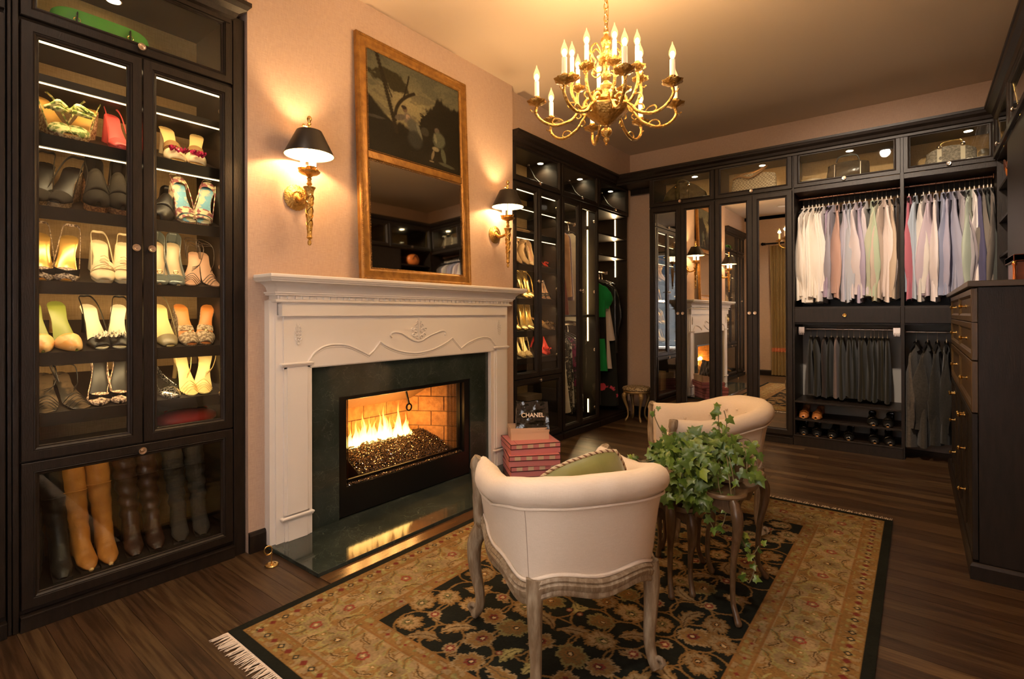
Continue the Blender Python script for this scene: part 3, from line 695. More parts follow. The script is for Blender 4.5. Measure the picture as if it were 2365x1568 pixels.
# ---------------- trumeau mirror with painting, leaning on the shelf
GOLD = M('worn gilt wood', (.36, .175, .036), .38, .5, noise_=(22, (.20, .090, .018), .35, .75), bump=(45, .35))
lean = math.atan2(.053, 1.557)
TM = thing('trumeau_mirror', 'tall gilt-framed mirror with a dark pastoral painting above, standing on the mantel shelf', 'mirror', (-2.672, 2.409, 1.4675), rot=(0, 0, 0))
TM.rotation_euler = (Matrix.Rotation(-lean, 4, 'Y') @ Matrix.Rotation(radians(90), 4, 'Z')).to_euler()
hw, Ht = .4945, 1.558
# local: x along wall (world +y), y into wall, z up
pr_ = [(0, .032), (0, .006), (.004, .001), (.012, -.004), (.020, -.001), (.024, .004), (.030, .006), (.050, .006), (.060, .002), (.066, .004), (.072, .010), (.078, .014), (.078, .032)]
B().frame(-hw, hw, 0, Ht, pr_).build('frame', GOLD, TM, 30)
B().box(-hw+.07, hw-.07, .004, .030, .772, .822).build('cross_rail', GOLD, TM, bev=.006)
bead = B()
def beads(x0, z0, x1, z1, step=.0125, y=-.003, r=.0048):
    n = int(max(abs(x1-x0), abs(z1-z0))/step)
    for k in range(n): bead.ball((lerp(x0, x1, (k+.5)/n), y, lerp(z0, z1, (k+.5)/n)), r, 5, 3)
for a in (.012,):
    beads(-hw+a, a, hw-a, a); beads(-hw+a, Ht-a, hw-a, Ht-a); beads(-hw+a, a, -hw+a, Ht-a); beads(hw-a, a, hw-a, Ht-a)
for zz in (.080, .766, .828, Ht-.080): beads(-hw+.08, zz, hw-.08, zz, .010, .008, .0036)
for xx in (-hw+.078, hw-.078): beads(xx, .08, xx, .766, .010, .008, .0036); beads(xx, .828, xx, Ht-.08, .010, .008, .0036)
bo = bead.build('beading', GOLD, TM, 60); bo['kind'] = 'stuff'
bx(-hw+.074, hw-.074, .016, .020, .074, .776).build('mirror_pane', M('aged mirror', (.60, .55, .46), .03, 1), TM)
bx(-hw+.01, hw-.01, .030, .036, .01, Ht-.01).build('backing_board', WOOD, TM)
# painting: brushed colours on a fine canvas mesh
def fbm(x, y, o=4, s=0): return noise.fractal(Vector((x, y, s)), .5, 2.0, o)
def sstep(a, b, x): t = min(1, max(0, (x-a)/(b-a))); return t*t*(3-2*t)
def mixc(a, b, t): return tuple(p+(q-p)*t for p, q in zip(a, b))
def paint(u, v):
    # u 0..1 left-right, v 0..1 bottom-top
    g = fbm(u*5, v*5, 5, 1)*.5+.5
    sky = mixc((.26, .23, .12), (.16, .16, .10), sstep(.35, .95, v)); sky = mixc(sky, (.40, .34, .17), .8*math.exp(-((u-.42)**2/.05+(v-.60)**2/.02)))
    sky = mixc(sky, (.10, .10, .07), .5*sstep(.5, .7, fbm(u*4, v*8, 4, 5)*.5+.5))
    c = sky
    dark = (.020, .016, .008)
    rt_ = .36+.30*sstep(.45, .62, u+.04*fbm(u*9, v*9))+.13*sstep(.66, .74, u)+.05*fbm(u*7, 1, 4)
    if u > .78: rt_ += .12*fbm(u*6, 3, 3)
    c = mixc(c, dark, sstep(-.02, .03, rt_-v+.05*(g-.5)))
    lf = .58-.9*u if u < .30 else .31
    c = mixc(c, dark, sstep(-.02, .03, lf-v+.06*(g-.5)))
    # foliage canopy upper left
    fol = math.exp(-((u-.12)**2/.035+(v-.80)**2/.012))+.7*math.exp(-((u-.33)**2/.02+(v-.76)**2/.010))
    c = mixc(c, (.045, .038, .016), sstep(.55, .75, fol*(.55+g)))
    for (p0, p1, p2, w) in (((.28, .28), (.22, .55), (.10, 1.0), .017), ((.27, .40), (.26, .60), (.47, .74), .014), ((.36, .66), (.40, .78), (.42, .90), .007), ((.24, .62), (.18, .75), (.15, .86), .006)):
        d = 9
        for k in range(27):
            t = k/26; x = (1-t)**2*p0[0]+2*t*(1-t)*p1[0]+t*t*p2[0]; y = (1-t)**2*p0[1]+2*t*(1-t)*p1[1]+t*t*p2[1]
            d = min(d, sqrt((u-x)**2+((v-y)*1.0)**2))
        c = mixc(c, (.030, .022, .010), 1-sstep(w*.8, w*1.6, d))
    def blob(c, x, y, sx, sy, col, a=0, k=1):
        dx, dy = u-x, v-y; ca, sa = cos(a), sin(a); e = ((dx*ca+dy*sa)/sx)**2+((-dx*sa+dy*ca)/sy)**2
        return mixc(c, col, k*(1-sstep(.5, 1.2, e+.5*(g-.5))))
    c = mixc(c, (.035, .028, .013), .6*math.exp(-((v-.10)**2/.006))*g)
    # two seated rustic figures as loose brush masses
    c = blob(c, .37, .545, .026, .034, (.16, .11, .07)); c = blob(c, .36, .560, .028, .020, (.04, .03, .02))
    c = blob(c, .40, .455, .045, .06, (.20, .17, .12)); c = blob(c, .40, .47, .022, .028, (.42, .30, .20)); c = blob(c, .32, .44, .06, .03, (.14, .12, .09), .5)
    c = blob(c, .46, .38, .07, .10, (.12, .12, .09), .4); c = blob(c, .52, .36, .02, .09, (.20, .20, .14), .35); c = blob(c, .47, .27, .09, .10, (.045, .045, .035))
    c = blob(c, .72, .44, .030, .034, (.13, .10, .07)); c = blob(c, .74, .34, .075, .10, (.12, .13, .085), -.2); c = blob(c, .70, .35, .02, .06, (.22, .22, .14), .2)
    c = blob(c, .70, .235, .045, .028, (.30, .26, .15)); c = blob(c, .665, .16, .018, .065, (.26, .21, .12), -.25); c = blob(c, .65, .09, .03, .011, (.26, .21, .12)); c = blob(c, .79, .19, .03, .09, (.12, .13, .08), .2)
    c = blob(c, .58, .38, .05, .05, (.055, .050, .032)); c = blob(c, .83, .09, .10, .02, (.10, .10, .06), -.1); c = blob(c, .08, .36, .10, .015, (.07, .065, .05), .1)
    k = .44+.24*(fbm(u*60, v*60, 2, 2)*.5+.5)
    return tuple(p*k for p in c)
nx, nz = 170, 140; cols = []
for j in range(nz+1):
    for i in range(nx+1): cols += [*paint(i/nx, j/nz), 1]
PX0, PX1, PZ0, PZ1 = -hw+.074, hw-.074, .818, Ht-.074
pg = B().grid(lambda u, v: (lerp(PX0, PX1, u), .016+.0002*sin(u*40)*sin(v*33), lerp(PZ0, PZ1, v)), nx, nz)
pg.build('painting', attr_mat('varnished canvas', .62, bump=(140, .15), spec=.15), TM, colors=cols)
# ---------------- sconces
BULB = M('frosted glowing candle', (1, .85, .6), .5, emit=9, ecol=(1, .80, .50))
CANDLE = M('ivory candle sleeve', (.85, .74, .55), .5, emit=.35, ecol=(1, .7, .4))  # faint emission put in for bulb light on the sleeve
SHADE = M('black tole shade', (.018, .015, .012), .38, spec=.5)
SHIN = M('gold shade lining', (.9, .70, .38), .5, emit=1.2, ecol=(1, .72, .40))  # emission put in for the lamplit inside of the shade
def sconce(y, label):
    r = thing('wall_sconce', label, 'wall lamp', (-2.765, y, 1.915), group='candle sconces flanking the gilt mirror')
    MX = Matrix.Rotation(radians(90), 4, 'Y')
    ro = B().lathe([(.0, .030), (.012, .030), (.018, .022), (.030, .020), (.034, .026), (.040, .020), (.046, .016), (.066, .013), (.072, .006), (.070, 0), (0, 0)], 48, (0, 0, 0), MX, flute=(.035, 24))
    for k in range(24): a = 2*pi*k/24; ro.ball((.012, .052*cos(a), .052*sin(a)), .0075, 6, 4, (.5, 1, 1))
    for k in range(16): a = 2*pi*k/16; ro.ball((.023, .031*cos(a), .031*sin(a)), .0042, 5, 3)
    ro.build('rosette', ABRASS, r, 50)
    B().tube(bez([(.02, 0, 0), (.05, .0, -.022), (.09, 0, -.020), (.132, 0, -.004)], 6), [.014]*8+[.012]*5+[.010]*6, 10).build('arm', ABRASS, r, 50)
    x = .143
    B().lathe([(0, -.283), (.007, -.280), (.011, -.268), (.009, -.256), (.004, -.250), (.010, -.246), (.016, -.238), (.013, -.232), (.013, -.20), (.0155, -.192), (.0145, -.185), (.021, .0), (.024, .020), (.032, .033), (.033, .038), (.012, .040), (.010, .048), (.016, .056), (.011, .064), (.010, .078), (.014, .084), (.009, .092), (.020, .102), (.045, .110), (.056, .118), (.058, .123), (.050, .125), (0, .125)], 20, (x, 0, 0)).build('torch', ABRASS, r, 40)
    rb = B()
    for ph in (0, pi): rb.tube([(x+(.0155+.008*(t+.185)/.185)*cos(ph+9*t*5), (.0155+.008*(t+.185)/.185)*sin(ph+9*t*5), t) for t in [-.18+k*.0065 for k in range(28)]], .0022, 5)
    for ph in (0, pi): rb.tube([(x+(.0155+.008*(t+.185)/.185)*cos(ph-9*t*5), (.0155+.008*(t+.185)/.185)*sin(ph-9*t*5), t) for t in [-.18+k*.0065 for k in range(28)]], .0022, 5)
    rb.build('ribbon', BRASS, r, 60)
    for k in range(3):
        a = 2*pi*k/3+pi/2+.3; cx, cy_ = x+.034*cos(a), .034*sin(a)
        cu = B().lathe([(.010, .122), (.020, .130), (.026, .142), (.022, .142), (.012, .132)], 24, (cx, cy_, 0), flute=(.12, 8)); c_ = cu.build('candle_cup', ABRASS, r, 50)
        B().lathe([(.0125, .128), (.0135, .190), (.0125, .235), (0, .235)], 14, (cx, cy_, 0)).build('candle', BULB, r, 50)
    sh = B().lathe([(.064, .345), (.066, .345), (.070, .338), (.130, .215), (.131, .211), (.129, .211)], 40, (x, 0, 0), cap=False); s_ = sh.build('lamp_shade', SHADE, r, 50)
    B().lathe([(.062, .345), (.1275, .212)], 40, (x, 0, 0), cap=False).build('shade_lining', SHIN, s_, 50)
    B().tube([(x, 0, .12), (x, 0, .385)], .004, 8).build('centre_rod', BRASS, r, 50)
    fn = B().lathe([(.007, .350), (.012, .356), (.008, .364), (.007, .378), (.012, .386), (.007, .392), (.010, .400), (.0145, .412), (.010, .426), (0, .432)], 14, (x, 0, 0)); fn.tube([(x, 0, .366), (x, -.03, .370)], .004, 6); fn.ball((x, -.034, .370), .008, 6, 4)
    fn.build('finial', BRASS, r, 50)
    lamp('sconce_bulb', 'POINT', (x, 0, .262), 27.0, (1, .62, .28), .022, parent=r)
    return r
sconce(1.537, 'black-shaded brass candle sconce on the wall left of the gilt mirror')
sconce(3.282, 'black-shaded brass candle sconce on the wall right of the gilt mirror')
# ---------------- chandelier
def bulb_mat():
    m = bpy.data.materials.new('clear flame bulb glass'); m.use_nodes = True; N, L = nt(m)
    for n in list(N): N.remove(n)
    o = N.new('ShaderNodeOutputMaterial'); mix = N.new('ShaderNodeMixShader'); t = N.new('ShaderNodeBsdfTransparent'); e = N.new('ShaderNodeEmission')
    e.inputs['Color'].default_value = (1, .55, .18, 1); e.inputs['Strength'].default_value = 3.2; mix.inputs[0].default_value = .32
    L.new(t.outputs[0], mix.inputs[1]); L.new(e.outputs[0], mix.inputs[2]); L.new(mix.outputs[0], o.inputs[0]); return m
FLB = bulb_mat()
FLC = M('glowing filament', (1, .9, .7), .3, emit=60, ecol=(1, .78, .45))
CHX, CHY = -1.275, 2.425
CH = thing('chandelier', 'ornate brass chandelier with sixteen candle bulbs hanging from the ceiling', 'chandelier', (CHX, CHY, 2.13))
def ch(name, b, mat, sm=50, par=None): return b.xf(Matrix.Translation((0, 0, -2.13))).build(name, mat, par or CH, sm)
ch('canopy', B().lathe([(.065, 3.24), (.062, 3.225), (.03, 3.205), (.012, 3.195), (0, 3.19)], 24), ABRASS)
lk = 0; z = 3.19
ln = B().tube([(.011*cos(a), 0, .020*sin(a)) for a in [k*pi/6 for k in range(12)]], .0032, 6, closed=True).build('chain_link', BRASS, CH, 60)
nL = 15; z0_, z1_ = 2.735, 3.185
for k in range(nL):
    o = ln if k == 0 else ln.copy()
    if k: COL.objects.link(o); o.parent = CH
    o.location = (0, 0, lerp(z0_, z1_, k/(nL-1))-2.13); o.rotation_euler = (0, 0, (k % 2)*pi/2)
ch('cord', B().tube(bez([(.004, .003, 2.73), (.014, 0, 2.85), (-.006, .004, 2.98), (.010, 0, 3.1), (.003, 0, 3.2)], 5), .0018, 5), BRASS)
col = [(0, 2.733), (.010, 2.730), (.014, 2.722), (.008, 2.716), (.012, 2.705), (.026, 2.690), (.029, 2.672), (.022, 2.655), (.020, 2.638), (.023, 2.622), (.018, 2.61), (.030, 2.602), (.048, 2.596), (.044, 2.585), (.034, 2.576), (.040, 2.566), (.028, 2.556), (.016, 2.548), (.014, 2.525), (.020, 2.515), (.026, 2.498), (.020, 2.482), (.014, 2.470), (.018, 2.462), (.030, 2.452), (.032, 2.440), (.022, 2.426), (.020, 2.405), (.030, 2.395), (.060, 2.380), (.066, 2.365), (.050, 2.352), (.060, 2.345), (.095, 2.336), (.112, 2.322), (.108, 2.312), (.085, 2.285), (.045, 2.255), (.022, 2.240), (.012, 2.236), (.010, 2.228), (.022, 2.220), (.029, 2.205), (.026, 2.190), (.014, 2.178), (.010, 2.172), (.016, 2.165), (.014, 2.155), (.006, 2.147), (.008, 2.138), (0, 2.130)]
ch('central_column', B().lathe(col, 32, flute=(.05, 8)), ABRASS)
sc_ = B()
for k in range(6):
    a = 2*pi*k/6; d = Vector((cos(a), sin(a), 0))
    pts = bez([d*.022+Vector((0, 0, 2.600)), d*.055+Vector((0, 0, 2.655)), d*.088+Vector((0, 0, 2.630)), d*.080+Vector((0, 0, 2.585)), d*.062+Vector((0, 0, 2.560)), d*.085+Vector((0, 0, 2.535)), d*.060+Vector((0, 0, 2.505)), d*.030+Vector((0, 0, 2.515))], 6)
    sc_.tube(pts, .0045, 6); sc_.ball(d*.098+Vector((0, 0, 2.600)), .010, 6, 4, (1, 1, 1.6)); sc_.ball(d*.075+Vector((0, 0, 2.530)), .009, 6, 4)
ch('crown_scrolls', sc_, ABRASS)
A0 = math.atan2(-CHY, -CHX)-radians(13)*-1
def arm(R, zr, zlow, start, ang, s=1.0, second=False):
    d = Vector((cos(ang), sin(ang), 0)); g = B()
    if second: P_ = [(.045, 2.345), (.075, 2.385), (.11, 2.36), (.125, 2.325), (R*.86, 2.345), (R*1.0, zr-.075), (R*1.02, zr-.04), (R, zr-.012)]
    else: P_ = [(.075, 2.315), (.105, 2.335), (.145, 2.305), (.185, 2.262), (R*.72, zlow-.004), (R*.90, zlow+.012), (R*1.01, zlow+.055), (R*1.0, zr-.012)]
    pts = bez([d*r_+Vector((0, 0, z_)) for r_, z_ in P_], 6)
    pts = pts[:-1]+[pts[-1]]
    g.tube(pts, [.0085-.0025*abs(i/len(pts)-.5) for i in range(len(pts))], 8)
    for i in range(4, len(pts)-2, 3): g.ball(pts[i], .0092, 6, 4)
    side = Vector((-d.y, d.x, 0))
    m_ = pts[len(pts)//2]
    for sg in (1,): g.tube(bez([m_+Vector((0, 0, .004)), m_+d*.02+Vector((0, 0, .022)), m_+d*.05+Vector((0, 0, .024)), m_+d*.062+Vector((0, 0, .004)), m_+d*.045+Vector((0, 0, -.006))], 4), .004, 5)
    q = pts[int(len(pts)*.3)]; g.tube(bez([q, q-d*.012+Vector((0, 0, -.022)), q+d*.004+Vector((0, 0, -.036)), q+d*.014+Vector((0, 0, -.028))], 4), .0035, 5)
    e = pts[-5]; g.tube([e, e+d*.018+Vector((0, 0, -.006)), e+d*.024+Vector((0, 0, .002))], .003, 5); g.ball(e+d*.026+Vector((0, 0, .003)), .005, 5, 3)
    ch('arm', g, ABRASS)
    c = d*R+Vector((0, 0, zr)); k = s
    bo_ = B().lathe([(.006, -.020), (.010, -.010), (.022*k, -.004), (.044*k, .004), (.049*k, .013), (.046*k, .013), (.030*k, .006), (.012, .008), (.010, .014), (.016*k, .018), (.017*k, .023), (.012, .027), (.016*k, .032), (.0155*k, .036), (0, .037)], 32, c, flute=(.09, 8))
    ch('candle_pan', bo_, ABRASS)
    ch_h = .080
    cd = B().lathe([(.0125*k, .034), (.0125*k, .034+ch_h), (.010*k, .036+ch_h), (0, .036+ch_h)], 14, c)
    for j in range(3):
        a = rnd.random()*6; hh = rnd.uniform(.02, .05); cd.tube([c+Vector((.0102*k*cos(a), .0102*k*sin(a), .034+ch_h)), c+Vector((.0108*k*cos(a), .0108*k*sin(a), .034+ch_h-hh))], [.0018, .0024], 5)
    cdo = ch('candle', cd, CANDLE)
    zb = .036+ch_h
    ch('bulb', B().lathe([(.007, zb), (.0105, zb+.006), (.0172, zb+.024), (.0160, zb+.040), (.0098, zb+.058), (.004, zb+.072), (.002, zb+.082), (0, zb+.086)], 14, c), FLB, par=cdo)
    ch('filament', B().ball(c+Vector((0, 0, zb+.022)), 0.0115, 10, 6, (1, 1, 1.5)), FLC, par=cdo)
    return c+Vector((0, 0, zb+.025-2.13))
for k in range(8):
    a = A0+radians(45)*k
    p = arm(.365, 2.345, 2.238, 0, a); q = arm(.180, 2.475, 0, 0, a, .85, True)
    lamp('candle_light', 'POINT', tuple(p), 13, (1, .62, .29), .018, parent=CH); lamp('candle_light', 'POINT', tuple(q), 13, (1, .62, .29), .018, parent=CH)
# ================================================================ rug
import numpy as np
def make_rug():
    RX0, RX1, RY0, RY1 = -2.135, -.120, .900, 3.830
    Wr, Lr = RX1-RX0, RY1-RY0; st = .0042; nx, ny = int(Wr/st), int(Lr/st)
    rs = np.random.RandomState(5)
    xs = np.linspace(0, Wr, nx+1); ys = np.linspace(0, Lr, ny+1); X, Y = np.meshgrid(xs, ys)
    Cc = np.zeros(X.shape+(3,))
    def n2(s, amp):
        a = rs.rand(int(Lr/s)+3, int(Wr/s)+3); fx, fy = X/s, Y/s; i = fx.astype(int); j = fy.astype(int); tx = fx-i; ty = fy-j
        tx = tx*tx*(3-2*tx); ty = ty*ty*(3-2*ty)
        return amp*((a[j, i]*(1-tx)+a[j, i+1]*tx)*(1-ty)+(a[j+1, i]*(1-tx)+a[j+1, i+1]*tx)*ty-.5)
    wob = n2(.012, .008)
    dx = np.minimum(X, Wr-X); dy = np.minimum(Y, Lr-Y); D = np.minimum(dx, dy)
    BLK = np.array((.010, .011, .008)); GLD = np.array((.20, .115, .036)); TAN = np.array((.245, .172, .085)); LT = np.array((.36, .25, .12)); OLV = np.array((.17, .145, .055)); RED = np.array((.14, .028, .018)); BRN = np.array((.20, .10, .03)); CRM = np.array((.46, .33, .17))
    def put(m, c, k=1.0): Cc[m] = Cc[m]*(1-k)+c*k
    put(D > -1, BLK); put(D > .040, GLD)
    put(D > .128, BRN); put(D > .136, TAN); put(D > .338, BRN); put(D > .346, GLD); put(D > .402, BRN); put(D > .410, BLK)
    # fold coordinates to one quarter, so the drawing mirrors like a woven carpet
    U = np.abs(X-Wr/2); V = np.abs(Y-Lr/2)
    def window(cx, cy, R):
        return (np.abs(U-cx) < R) & (np.abs(V-cy) < R)
    def palmette(cx, cy, R, ang, c1, c2, c3, n=7, core=True):
        w = window(cx, cy, R*1.3); u = U[w]-cx+wob[w]; v = V[w]-cy+wob[w]*.7
        ca, sa = np.cos(ang), np.sin(ang); u, v = u*ca+v*sa, (-u*sa+v*ca)*1.22
        r = np.hypot(u, v); t = np.arctan2(v, u)
        shp = R*(.60+.40*np.cos(t/2)**2)*(.70+.30*np.abs(np.cos(n*t/2))**.7)*(1+.05*np.sign(np.cos(31*t)))
        c = Cc[w]; c[r < shp] = c1; c[r < shp*.80] = c2*.9; c[r < shp*.74] = c2
        pet = (r < shp*.74) & (np.abs(np.sin(n*t/2)) < .10); c[pet] = c1*.6
        c[r < shp*.42] = c1*.6; c[r < shp*.36] = c3; 
        if core: c[r < shp*.20] = BLK*1.2; c[r < shp*.13] = CRM
        Cc[w] = c
    def leaf(cx, cy, L_, wd, ang, c1, c2):
        w = window(cx, cy, L_*1.1); u0 = U[w]-cx+wob[w]; v0 = V[w]-cy; ca, sa = np.cos(ang), np.sin(ang)
        u = u0*ca+v0*sa; v = -u0*sa+v0*ca; v = v+.25*u*u/L_*3
        t = np.clip((u+L_/2)/L_, 0, 1); ser = 1+.22*np.sign(np.sin(u*190+np.abs(v)*120)); ww = wd*np.sin(np.pi*t**.8)*ser
        c = Cc[w]; inside = (np.abs(v) < ww) & (t > 0) & (t < 1); c[inside] = c1; c[(np.abs(v) < ww*.6) & inside] = c2; c[(np.abs(v) < .0025) & inside] = c1*.4
        Cc[w] = c
    def rosette(cx, cy, R, c1, c2, n=6):
        w = window(cx, cy, R*1.2); u = U[w]-cx; v = V[w]-cy; r = np.hypot(u, v); t = np.arctan2(v, u); shp = R*(.75+.25*np.abs(np.cos(n*t/2)))
        c = Cc[w]; c[r < shp] = c1; c[r < shp*.62] = c2; c[r < shp*.3] = CRM; Cc[w] = c
    def arc(cx, cy, R, a0, a1, c1, wd=.0042):
        w = window(cx, cy, R+.02); u = U[w]-cx+wob[w]*.6; v = V[w]-cy; r = np.hypot(u, v); t = np.mod(np.arctan2(v, u)-a0, 2*np.pi)
        c = Cc[w]; c[(np.abs(r-R) < wd) & (t < a1-a0)] = c1; Cc[w] = c
    FU, FV = Wr/2-.412, Lr/2-.412
    # field: vines first, then leaves, palmettes, rosettes on top
    k = 0
    for j in range(8):
        for i in range(5):
            cx = (i+.5)*FU/4+(.5 if j % 2 else 0)*FU/4-.06; cy = (j+.5)*FV/7
            if cx > FU-.015 or cy > FV-.015: continue
            arc(cx, cy, .085, rs.rand()*6, rs.rand()*6+8, GLD*.9)
    sp_ = .125
    for j in range(int(FV/sp_)+1):
        for i in range(int(FU/sp_)+1):
            cx = i*sp_+(sp_/2 if j % 2 else 0)+rs.uniform(-.012, .012); cy = j*sp_+rs.uniform(-.012, .012)
            if cx > FU-.03 or cy > FV-.03: continue
            ty = (i*3+j*2+(i*j) % 3) % 6; a = rs.rand()*6.28
            mc = [(GLD*.85, TAN*.9, BRN), (TAN, GLD, RED), (OLV, GLD*.8, BRN), (GLD, LT*.8, OLV)][rs.randint(4)]
            if ty in (0, 3): palmette(cx, cy, rs.uniform(.072, .092), a, *mc)
            elif ty in (1, 4): leaf(cx, cy, rs.uniform(.13, .17), .032, a, mc[0], mc[1])
            elif ty == 2: leaf(cx, cy, .12, .026, a, OLV*1.3, OLV*1.9); rosette(cx+.03, cy+.025, .014, RED*1.4, TAN)
            else: rosette(cx, cy, .032, TAN, RED*1.3, 8); leaf(cx-.03, cy+.02, .05, .012, a, GLD, TAN)
    # arabesque tracery woven through the tan border and the guard stripes
    def fold_noise(s, k):
        a = rs.rand(int(Lr/s)+3, int(Wr/s)+3); fx, fy = U/s, V/s; i = fx.astype(int); j = fy.astype(int); tx = fx-i; ty = fy-j
        tx = tx*tx*(3-2*tx); ty = ty*ty*(3-2*ty); return (a[j, i]*(1-tx)+a[j, i+1]*tx)*(1-ty)+(a[j+1, i]*(1-tx)+a[j+1, i+1]*tx)*ty-.5
    nb = fold_noise(.045, 1); nb2 = fold_noise(.022, 2); inb = (D > .140) & (D < .336); ing = ((D > .044) & (D < .126)) | ((D > .350) & (D < .400))
    Cc[inb & (nb > .12)] = GLD*1.05; Cc[inb & (np.abs(nb-.12) < .022)] = OLV*1.3; Cc[inb & (nb < -.20)] = LT*.85; Cc[inb & (np.abs(nb+.20) < .016)] = BRN*.9
    Cc[inb & (np.abs(nb2) < .020)] *= .70; Cc[ing & (nb2 > .16)] = TAN*.95; Cc[ing & (np.abs(nb2-.16) < .02)] = BRN*.7; Cc[ing & (nb2 < -.30)] = OLV*1.3
    # main border: alternating palmettes with small red flowers and curling leaves; runs in folded coords along both sides
    bc = .237
    for side in (0, 1):
        Ln = (Lr/2-.0 if side == 0 else Wr/2-.0); half = (Wr/2-bc if side == 0 else Lr/2-bc)
        n = int(round((Ln-bc)/.155)); stp = (Ln-bc)/n
        for q in range(n+1):
            t = q*stp; cx, cy = (half, t) if side == 0 else (t, half)
            if q % 2 == 0: palmette(cx, cy, .086, (0 if side == 0 else 1.57)+(q//2 % 2)*3.14, OLV*1.5, TAN*.86, GLD*.8, 9, True); 
            else:
                rosette(cx, cy, .026, RED*1.5, TAN*.8, 5); arc(cx, cy, .060, 0.5, 3.9, OLV*1.7, .003)
            rosette(*((cx+.015, cy+stp*.5) if side == 0 else (cx+stp*.5, cy+.015)), .018, OLV*1.3, GLD)
            for sg in (-1, 1):
                l3 = (cx+sg*.075, cy+.01) if side == 0 else (cx+.01, cy+sg*.075)
                if l3[0] < Wr/2-.15 and l3[1] < Lr/2-.15: leaf(l3[0], l3[1], .075, .016, (2.2*sg if side == 0 else 1.1*sg), OLV*1.4, GLD*1.1)
                l = (cx+sg*.060, cy+stp/2) if side == 0 else (cx+stp/2, cy+sg*.060)
                if l[0] < Wr/2-.15 and l[1] < Lr/2-.15: leaf(l[0], l[1], .080, .014, (1.2*sg if side == 0 else .4*sg), GLD*.8, LT*.75)
        for rad, big in ((.084, 1), (.374, 0)):
            hf = (Wr/2-rad if side == 0 else Lr/2-rad); m = int(Ln/.052)
            for q in range(m):
                t = (q+.5)*.052
                if t > Ln-rad: continue
                cx, cy = (hf, t) if side == 0 else (t, hf)
                if big:
                    w = window(cx, cy, .02); u = np.abs(U[w]-cx); v = np.abs(V[w]-cy); c = Cc[w]; c[(u+v) < .016] = RED if q % 2 else BLK*2; 
                    if q % 2 == 0: c[(u+v) < .008] = LT
                    Cc[w] = c
                    rosette(cx+(.0 if side == 0 else .026), cy+(.026 if side == 0 else 0), .010, OLV*1.6, TAN, 4)
                else:
                    w = window(cx, cy, .012); u = np.abs(U[w]-cx); v = np.abs(V[w]-cy); c = Cc[w]; c[(u+v) < .009] = RED*1.2 if q % 2 else OLV; Cc[w] = c
    base = 1+n2(.05, .25)+n2(.006, .35); Cc *= base[..., None]
    Cc[...] = np.clip(Cc, .002, 1)
    # clip corners of guards drawn over each other are part of the weave
    r = thing('persian_rug', 'black and gold floral oriental rug with tan border and cream fringe', 'rug', ((RX0+RX1)/2, (RY0+RY1)/2, 0))
    zz = .010+n2(.004, .0012)+n2(.2, .002)
    vs = np.stack([X+RX0-r.location.x, Y+RY0-r.location.y, zz], -1).reshape(-1, 3)
    me = bpy.data.meshes.new('pile'); nv = vs.shape[0]
    ii = np.arange(ny)[:, None]*(nx+1)+np.arange(nx)[None, :]; q = np.stack([ii, ii+1, ii+nx+2, ii+nx+1], -1).reshape(-1, 4)
    me.vertices.add(nv); me.vertices.foreach_set('co', vs.ravel()); me.loops.add(q.size); me.loops.foreach_set('vertex_index', q.ravel())
    me.polygons.add(len(q)); me.polygons.foreach_set('loop_start', np.arange(0, q.size, 4)); me.update(calc_edges=True)
    me.polygons.foreach_set('use_smooth', np.ones(len(q), bool))
    ca = me.color_attributes.new('Col', 'FLOAT_COLOR', 'POINT'); al = np.concatenate([Cc.reshape(-1, 3), np.ones((nv, 1))], 1); ca.data.foreach_set('color', al.ravel().astype(np.float32))
    me.materials.append(attr_mat('knotted wool', .95, sheen=.0, spec=.1)); o = bpy.data.objects.new('pile', me); COL.objects.link(o); o.parent = r
    hx, hy = Wr/2, Lr/2
    B().box(-hx+.001, hx-.001, -hy+.001, hy-.001, .0005, .0075).build('backing', M('dark rug backing', (.014, .016, .012), .95), r)
    FR = M('cream cotton fringe', (.62, .52, .42), .9)
    for sgn, nm in ((-1, 'near'), (1, 'far')):
        f = B(); R5 = random.Random(9); x = -hx+.005
        f.box(-hx+.004, hx-.004, sgn*hy-.004+sgn*.004, sgn*hy+.004+sgn*.004, .001, .007)
        while x < hx-.004:
            L_ = R5.uniform(.050, .068); a = R5.uniform(-.018, .018)
            f.tube([(x, sgn*(hy+.002), .006), (x+a*.3, sgn*(hy+L_*.35), .006), (x+a, sgn*(hy+L_), .002)], [.0022, .0026, .0012], 5); x += R5.uniform(.0058, .0085)
        o = f.build('fringe', FR, r); o['kind'] = 'stuff'
make_rug()
# ================================================================ tub armchairs
LINEN = weave_mat('cream linen', (.70, .60, .49), (.64, .54, .43), 900, .9, .18)
OAKW = M('limewashed oak', (.19, .13, .075), .5, noise_=(14, (.36, .29, .20), .42, .72), bump=(60, .25), stretch=(5, 5, 1))
def chair_plan(s, off=0.0):
    """outer plan of the shell, s 0..1 from left arm front round the back to the right arm front"""
    K = [(-.262, .255), (-.272, .10), (-.268, -.06), (-.240, -.195), (-.150, -.262), (0, -.280), (.150, -.262), (.240, -.195), (.268, -.06), (.272, .10), (.262, .255)]
    n = len(K)-1; t = s*n; i = min(int(t), n-1); t -= i
    a, b, c, d = (Vector(K[max(0, min(n, i+q))]) for q in (-1, 0, 1, 2))
    p = .5*((2*b)+(c-a)*t+(2*a-5*b+4*c-d)*t*t+(3*b-a-3*c+d)*t**3); dr = .5*((c-a)+2*(2*a-5*b+4*c-d)*t+3*(3*b-a-3*c+d)*t*t)
    nrm = Vector((dr.y, -dr.x)).normalized()
    return p+nrm*off, nrm
